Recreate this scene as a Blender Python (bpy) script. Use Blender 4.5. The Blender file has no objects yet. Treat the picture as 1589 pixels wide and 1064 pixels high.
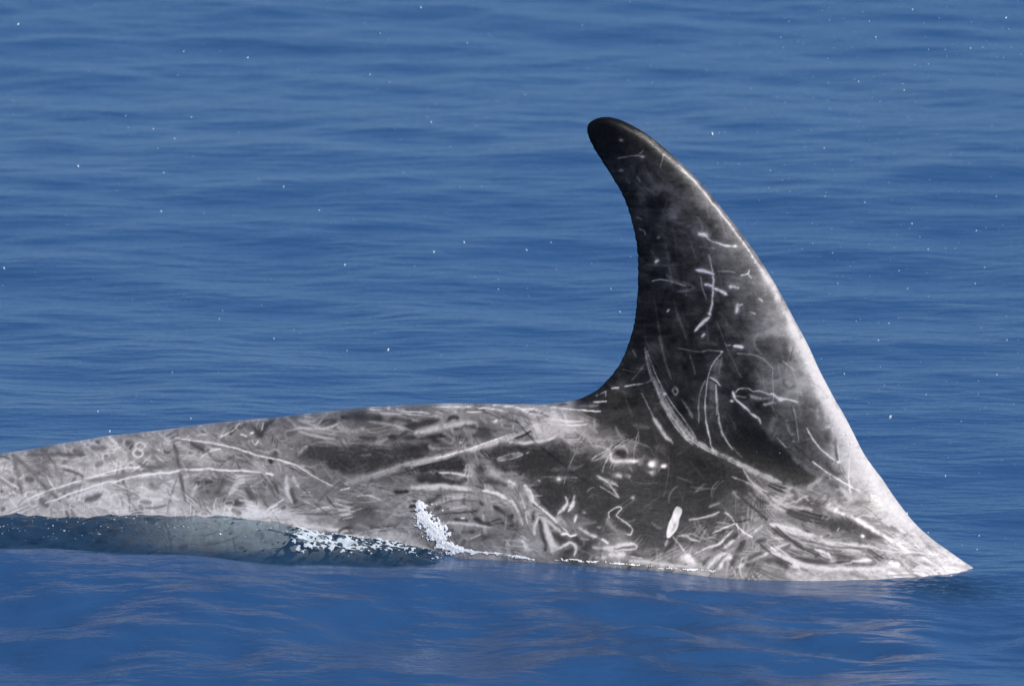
import bpy, math, random
import numpy as np

# ------------------------------------------------------------------ camera
DIST, PITCH = 25.0, math.radians(8.0)
SD, CD = math.sin(PITCH), math.cos(PITCH)
AIM_Z = 0.340
CAM = (0.0, -DIST * CD, AIM_Z + DIST * SD)
scene = bpy.context.scene
col = scene.collection
cam_data = bpy.data.cameras.new('camera')
cam = bpy.data.objects.new('camera', cam_data)
col.objects.link(cam)
cam.location = CAM
cam.rotation_euler = (math.pi / 2 - PITCH, 0, 0)
cam_data.sensor_width = 36.0
cam_data.lens = 36.0 * DIST / 1.589
cam_data.clip_start = 0.5
cam_data.clip_end = 60000.0
cam_data.dof.use_dof = True
cam_data.dof.focus_distance = DIST - 0.05
cam_data.dof.aperture_fstop = 16.0
scene.camera = cam

# ------------------------------------------------------------------ sky, sun, exposure
SUN_AZ, SUN_EL = math.radians(120.0), math.radians(40.0)      # azimuth clockwise from +Y
world = bpy.data.worlds.new('World')
scene.world = world
world.use_nodes = True
wn = world.node_tree
bg = next(n for n in wn.nodes if n.type == 'BACKGROUND')
sky = wn.nodes.new('ShaderNodeTexSky')
sky.sky_type = 'NISHITA'
sky.sun_disc = False
sky.sun_elevation = SUN_EL
sky.sun_rotation = SUN_AZ
sky.air_density = 0.75
sky.dust_density = 0.0
sky.ozone_density = 10.0
bg.inputs['Strength'].default_value = 0.094
wn.links.new(sky.outputs[0], bg.inputs[0])

sun_dir = np.array([math.sin(SUN_AZ) * math.cos(SUN_EL), math.cos(SUN_AZ) * math.cos(SUN_EL), math.sin(SUN_EL)])
sd = bpy.data.lights.new('sun', 'SUN')
sd.energy = 4.3
sd.angle = math.radians(0.53)
sd.color = (1.0, 0.965, 0.91)
sun = bpy.data.objects.new('sun', sd)
col.objects.link(sun)
from mathutils import Vector
sun.rotation_euler = Vector(sun_dir).to_track_quat('Z', 'Y').to_euler()
sun.location = Vector(sun_dir) * 20

scene.view_settings.view_transform = 'Standard'
scene.view_settings.look = 'None'
scene.view_settings.exposure = 0.0
scene.view_settings.gamma = 1.0
scene.view_settings.use_curve_mapping = False

rng = np.random.default_rng(7)
random.seed(7)

# ------------------------------------------------------------------ helpers
def proj(x, y, z):
    dx, dy, dz = x - CAM[0], y - CAM[1], z - CAM[2]
    depth = dy * CD - dz * SD
    up = dy * SD + dz * CD
    return 794.5 + 1000 * DIST * dx / depth, 532 - 1000 * DIST * up / depth

def unproj(px, py, y):
    rx = (np.asarray(px, float) - 794.5) / (1000 * DIST)
    ru = (532 - np.asarray(py, float)) / (1000 * DIST)
    diry = CD + ru * SD
    dirz = -SD + ru * CD
    t = (y - CAM[1]) / diry
    return CAM[0] + t * rx, CAM[2] + t * dirz

def tag(o, label, cat=None, group=None, kind=None):
    o['label'] = label
    if cat: o['category'] = cat
    if group: o['group'] = group
    if kind: o['kind'] = kind
    return o

def mesh_from(name, verts, faces, mat, smooth=True):
    """verts (n,3) float, faces (m,k) int -> linked object"""
    me = bpy.data.meshes.new(name)
    verts = np.ascontiguousarray(verts, dtype=np.float32)
    faces = np.ascontiguousarray(faces, dtype=np.int32)
    k = faces.shape[1]
    me.vertices.add(len(verts))
    me.vertices.foreach_set('co', verts.ravel())
    me.loops.add(faces.size)
    me.loops.foreach_set('vertex_index', faces.ravel())
    me.polygons.add(len(faces))
    me.polygons.foreach_set('loop_start', np.arange(len(faces), dtype=np.int32) * k)
    me.update(calc_edges=True)
    me.validate()
    if smooth:
        me.polygons.foreach_set('use_smooth', np.ones(len(me.polygons), dtype=bool))
    me.materials.append(mat)
    ob = bpy.data.objects.new(name, me)
    col.objects.link(ob)
    return ob

def new_mat(name):
    m = bpy.data.materials.new(name)
    m.use_nodes = True
    nt = m.node_tree
    return m, nt, next(n for n in nt.nodes if n.type == 'BSDF_PRINCIPLED')

def smoothstep(a, b, x):
    t = np.clip((x - a) / (b - a), 0, 1)
    return t * t * (3 - 2 * t)

def value_noise(h, w, sy, sx, seed):
    """smooth random field of h x w, feature size sy, sx pixels, roughly -1..1"""
    r = np.random.default_rng(seed)
    gy, gx = int(h / sy) + 4, int(w / sx) + 4
    g = r.standard_normal((gy, gx))
    def axis(n, s):
        t = np.arange(n) / s
        i = t.astype(int)
        f = t - i
        return i, np.stack([(1 - f) ** 3 / 6, (3 * f ** 3 - 6 * f ** 2 + 4) / 6,
                            (-3 * f ** 3 + 3 * f ** 2 + 3 * f + 1) / 6, f ** 3 / 6])
    iy, wy = axis(h, sy)
    ix, wx = axis(w, sx)
    tmp = sum(wy[k][:, None] * g[iy + k] for k in range(4))
    return 1.9 * sum(wx[k][None, :] * tmp[:, ix + k] for k in range(4))

def bilinear(img, y, x):
    h, w = img.shape
    x = np.clip(x, 0, w - 1.001); y = np.clip(y, 0, h - 1.001)
    ix, iy = x.astype(int), y.astype(int)
    fx, fy = x - ix, y - iy
    return ((img[iy, ix] * (1 - fx) + img[iy, ix + 1] * fx) * (1 - fy)
            + (img[iy + 1, ix] * (1 - fx) + img[iy + 1, ix + 1] * fx) * fy)

def spline(pts, n=8, closed=False):
    p = np.asarray(pts, float)
    if len(p) < 3: return p
    if closed: q = np.vstack([p[-1], p, p[0], p[1]])
    else: q = np.vstack([2 * p[0] - p[1], p, 2 * p[-1] - p[-2]])
    out = []
    for i in range(len(q) - 3):
        a, b, c, d = q[i:i + 4]
        for t in np.arange(n) / n:
            out.append(0.5 * (2 * b + (c - a) * t + (2 * a - 5 * b + 4 * c - d) * t * t + (3 * b - a - 3 * c + d) * t ** 3))
    out.append(q[-2])
    return np.array(out)

def pchip(xk, yk, x):
    """monotone-ish smooth interpolation"""
    xk, yk = np.asarray(xk, float), np.asarray(yk, float)
    d = np.diff(yk) / np.diff(xk)
    m = np.concatenate([[d[0]], np.where(d[:-1] * d[1:] > 0, 2 * d[:-1] * d[1:] / (d[:-1] + d[1:] + 1e-12), 0), [d[-1]]])
    i = np.clip(np.searchsorted(xk, x) - 1, 0, len(xk) - 2)
    h = xk[i + 1] - xk[i]
    t = (x - xk[i]) / h
    return ((1 + 2 * t) * (1 - t) ** 2 * yk[i] + t * (1 - t) ** 2 * h * m[i]
            + t * t * (3 - 2 * t) * yk[i + 1] + t * t * (t - 1) * h * m[i + 1])

# ------------------------------------------------------------------ dolphin form (metres)
# ridge of the back: side-view stations
_r = np.array([(-1050, 985), (-800, 935), (-500, 860), (-250, 775), (-100, 731), (0, 705), (45, 698), (85, 690.5), (128, 684), (166, 677.5), (240, 669.5), (300, 661.5),
               (371, 653.4), (440, 647.5), (523, 638), (567, 633.6), (614, 631.3), (680, 627.8), (746, 626.8), (806, 626.8), (850, 629), (900, 638), (1040, 690),
               (1200, 750), (1330, 803), (1430, 852), (1521, 892), (1700, 965), (2000, 1085), (2250, 1215), (2390, 1330)], float)
RX, RZ = unproj(_r[:, 0], _r[:, 1], 0.0)
DEPTH_K = ([-1050, -800, -500, 0, 500, 1000, 1500, 2000, 2250, 2390], [.07, .12, .20, .32, .46, .56, .58, .50, .36, .12])
WIDTH_K = ([-1050, -800, -500, 0, 500, 1000, 1500, 2000, 2250, 2390], [.03, .05, .08, .135, .20, .25, .25, .22, .16, .05])
XP = lambda px: (np.asarray(px, float) - 794.5) / 1000
def ridge(x): return pchip(RX, RZ, x)
def bdepth(x): return pchip((np.array(DEPTH_K[0]) - 794.5) / 1000, DEPTH_K[1], x)
def bwidth(x): return pchip((np.array(WIDTH_K[0]) - 794.5) / 1000, WIDTH_K[1], x)

TE = [(822, 629.5), (852, 627), (877.8, 623.4), (896, 619.6), (915.5, 611.3), (930.6, 601.5), (948, 583), (961.5, 565), (971.5, 543), (979.6, 519.5),
      (984, 501), (987, 478), (989.5, 448), (990, 418), (989, 390), (986, 368), (979.8, 341), (970, 311.6), (959, 289.6), (940.7, 260),
      (923.6, 233.3), (914, 213.8), (911, 201.6), (913, 193), (919, 187.5), (931, 182.5), (945.6, 181.5)]
LE = [(945.6, 181.5), (965, 187), (987, 198), (1007, 210.5), (1031, 230), (1055.6, 252), (1080, 276), (1104.5, 304), (1129, 335), (1154, 367),
      (1178, 401), (1200, 436), (1218, 468), (1235, 500), (1246, 520), (1258, 544), (1271, 573), (1284, 598), (1297, 622), (1310, 644),
      (1324, 671), (1339, 701), (1354.5, 724), (1368.5, 742), (1381, 761), (1396, 782), (1411, 801.5), (1423.6, 815.5), (1436, 827), (1451, 839.5),
      (1471, 853.5), (1490, 867), (1508, 879), (1521, 888), (1550, 906)]
_te = spline(TE, 8)
_n = len(_te)
_te[:, 0] += (.55 * np.sin(np.arange(_n) * 1.3) * np.sin(np.arange(_n) * .37 + 1) + .9 * (np.random.default_rng(2).random(_n) < .07)) * smoothstep(30, 50, np.arange(_n)) * smoothstep(_n - 22, _n - 40, np.arange(_n))
te_x, te_z = unproj(*_te.T, 0.0)
le_x, le_z = unproj(*spline(LE, 4).T, 0.0)
_fp = [(1530, 960), (1300, 900), (1050, 800), (900, 720), (830, 670), (800, 640)]
fpx, fpz = unproj(*np.array(_fp, float).T, 0.0)
FIN = np.column_stack([np.concatenate([te_x, le_x[1:], fpx]), np.concatenate([te_z, le_z[1:], fpz])])

def poly_sdf(poly, x, z):
    """positive inside"""
    d2 = np.full(x.shape, 1e9); inside = np.zeros(x.shape, bool)
    n = len(poly)
    for i in range(n):
        ax, az = poly[i]; bx, bz = poly[(i + 1) % n]
        ex, ez = bx - ax, bz - az
        t = np.clip(((x - ax) * ex + (z - az) * ez) / (ex * ex + ez * ez + 1e-15), 0, 1)
        d2 = np.minimum(d2, (x - ax - t * ex) ** 2 + (z - az - t * ez) ** 2)
        cond = ((az > z) != (bz > z))
        xi = ax + (z - az) * ex / (ez if abs(ez) > 1e-12 else 1e-12)
        inside ^= cond & (x < xi)
    d = np.sqrt(d2)
    return np.where(inside, d, -d)

FIN_TIP = float(te_z.max()); FIN_BASE = float(unproj(950, 640, 0.0)[1])
def body_level(x, z):
    zt, dp = ridge(x), bdepth(x)
    u = np.clip((z - (zt - dp / 2)) / (dp / 2), -60, 60)
    return u, zt, dp
def section_power(x, u):
    p = pchip(XP([-1050, 640, 900, 1500, 1900, 2400]), [.5, .5, .84, .86, .55, .5], x)
    return .5 + (p - .5) * smoothstep(0, .6, u)
def half_width(x, z, dfin):
    u, zt, dp = body_level(x, z)
    hw = bwidth(x)
    q = 1 - np.abs(u) ** 2.15
    pw = section_power(x, u)
    yb = np.where(q >= 0, hw * np.abs(q) ** pw, -hw * np.abs(q) ** pw)
    # fin: aerofoil chord between trailing and leading edge
    o1, o2 = np.argsort(te_z), np.argsort(le_z)
    xt = np.interp(z, te_z[o1], te_x[o1]); xl = np.interp(z, le_z[o2], le_x[o2])
    xt = np.where(z < te_z.min(), te_x[0] - 1.0 * (te_z.min() - z), xt)
    s = np.clip((xl - x) / np.maximum(xl - xt, 1e-4), 0, 1)
    prof = (0.2969 * np.sqrt(s) - 0.126 * s - 0.3516 * s ** 2 + 0.2843 * s ** 3 - 0.0985 * s ** 4) / 0.1
    h = np.clip((z - FIN_BASE) / (FIN_TIP - FIN_BASE), -0.6, 1)
    T = 0.034 - 0.021 * np.clip(h, 0, 1) + 0.02 * np.clip(-h, 0, 1)
    yf = T * prof
    edge = np.sqrt(np.maximum(2 * 0.010 * dfin, 0))
    kk = 0.004
    hh = np.clip(kk - np.abs(yf - edge), 0, None) / kk
    yf = np.minimum(yf, edge) - hh * hh * kk * 0.25
    yf = np.where(dfin > 0, np.maximum(yf, 0), -np.sqrt(np.maximum(-2 * 0.01 * dfin, 0)))
    k = 0.20
    hh = np.clip(k - np.abs(yb - yf), 0, None) / k
    return np.maximum(yb, yf) + hh * hh * k * 0.25 * smoothstep(0, .012, np.maximum(dfin, (zt - z) * .9)) * smoothstep(-.045, .01, dfin), yb

# ------------------------------------------------------------------ skin pigment (scars, blotches, and sunlight painted along the fin's front edge), painted in the animal's own side view
BASE = """20,720,.68 20,765,.75 60,745,.65 60,705,.5 100,700,.6 100,740,.66 150,690,.62 150,725,.72 150,770,.74 200,680,.58 200,715,.64 200,760,.72
230,700,.6 230,735,.6 230,770,.75 270,680,.6 270,705,.62 270,720,.55 270,760,.7 300,700,.62 300,760,.66 330,660,.5 330,690,.55 330,710,.62 330,750,.45
370,650,.5 370,680,.52 370,715,.62 370,760,.6 410,655,.45 410,680,.5 410,720,.6 400,760,.5 440,650,.42 440,690,.5 440,730,.58 440,770,.55
480,660,.5 480,680,.55 490,700,.33 540,650,.35 540,675,.5 540,710,.3 580,645,.34 580,690,.38 580,720,.28 620,650,.38 620,670,.5 620,695,.32 620,720,.32
660,650,.42 660,665,.48 660,690,.36 500,740,.45 500,770,.5 500,795,.55 560,750,.5 560,790,.42 600,770,.62 600,800,.5 650,740,.42 650,760,.66 520,636,.55 600,634,.6
700,640,.62 760,640,.6 700,660,.5 740,660,.36 780,655,.5 820,650,.62 840,670,.74 870,665,.7 900,670,.55 700,690,.38 730,685,.36 700,725,.24 670,730,.28
720,745,.36 750,725,.45 760,740,.36 780,700,.3 800,700,.3 850,700,.24 820,725,.25 870,720,.26 900,720,.24 800,750,.45 840,750,.28 870,750,.3
700,770,.65 740,770,.66 780,775,.6 700,800,.52 740,800,.5 780,800,.38 700,830,.45 740,830,.48 780,830,.5 720,850,.62 780,850,.6 820,780,.66 830,810,.55
840,850,.6 860,790,.45 870,770,.24 880,820,.5 900,760,.25 900,790,.24 930,800,.22 960,770,.22 940,830,.3 960,850,.6 900,850,.35 990,800,.22 1000,840,.24
1000,870,.4 1030,830,.26 1030,870,.5 1060,790,.22 1060,820,.3 940,680,.35 960,700,.5 1000,710,.28 1050,720,.2 1100,740,.16 1100,780,.18 1050,760,.2 950,740,.24
1000,760,.22 1150,750,.2 1140,770,.35 1180,770,.45 1180,790,.35 1150,800,.3 1130,820,.36 1100,840,.35 1150,850,.55 1100,870,.6 1180,830,.5 1200,860,.5 1200,800,.5
1230,770,.5 1240,790,.35 1250,830,.45 1280,860,.45 1300,885,.72 1250,885,.66 1320,850,.5 980,650,.15 1040,660,.15 1020,700,.17 1090,700,.14 1180,700,.12
1220,720,.12 1180,650,.13 1100,640,.25 1060,620,.16 960,620,.14 930,625,.2 950,640,.25 1000,560,.14 1040,560,.16 1090,560,.17 1140,560,.22 1000,500,.13
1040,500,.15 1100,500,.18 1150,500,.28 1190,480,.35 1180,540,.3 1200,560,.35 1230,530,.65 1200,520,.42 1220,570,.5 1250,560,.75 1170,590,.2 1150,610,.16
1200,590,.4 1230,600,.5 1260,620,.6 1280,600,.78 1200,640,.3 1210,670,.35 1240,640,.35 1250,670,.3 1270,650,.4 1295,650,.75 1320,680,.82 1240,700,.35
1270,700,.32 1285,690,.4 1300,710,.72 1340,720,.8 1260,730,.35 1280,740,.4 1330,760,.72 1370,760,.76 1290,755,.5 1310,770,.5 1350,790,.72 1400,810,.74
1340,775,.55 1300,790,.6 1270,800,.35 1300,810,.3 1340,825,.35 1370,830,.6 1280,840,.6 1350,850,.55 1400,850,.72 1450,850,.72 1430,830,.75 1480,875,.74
200,800,.8 250,805,.82 300,820,.85 350,805,.88 400,812,.88 450,822,.88 500,832,.85 560,848,.82 620,858,.75 1400,880,.72 1350,880,.7 1300,865,.5 940,200,.10 960,230,.13 1000,230,.14 980,260,.2 1020,260,.2 1000,300,.2 985,320,.14 1040,300,.25 1060,280,.28
1090,310,.34 1050,350,.27 1010,380,.15 1005,430,.13 1060,400,.2 1060,450,.16 1110,340,.3 1130,340,.4 1140,400,.34 1100,400,.28 1170,400,.45 1160,450,.33
1190,430,.52 1200,470,.55 1100,450,.22 1120,490,.2 1080,480,.15 1210,500,.62 1025,220,.15 1070,260,.3"""

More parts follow.
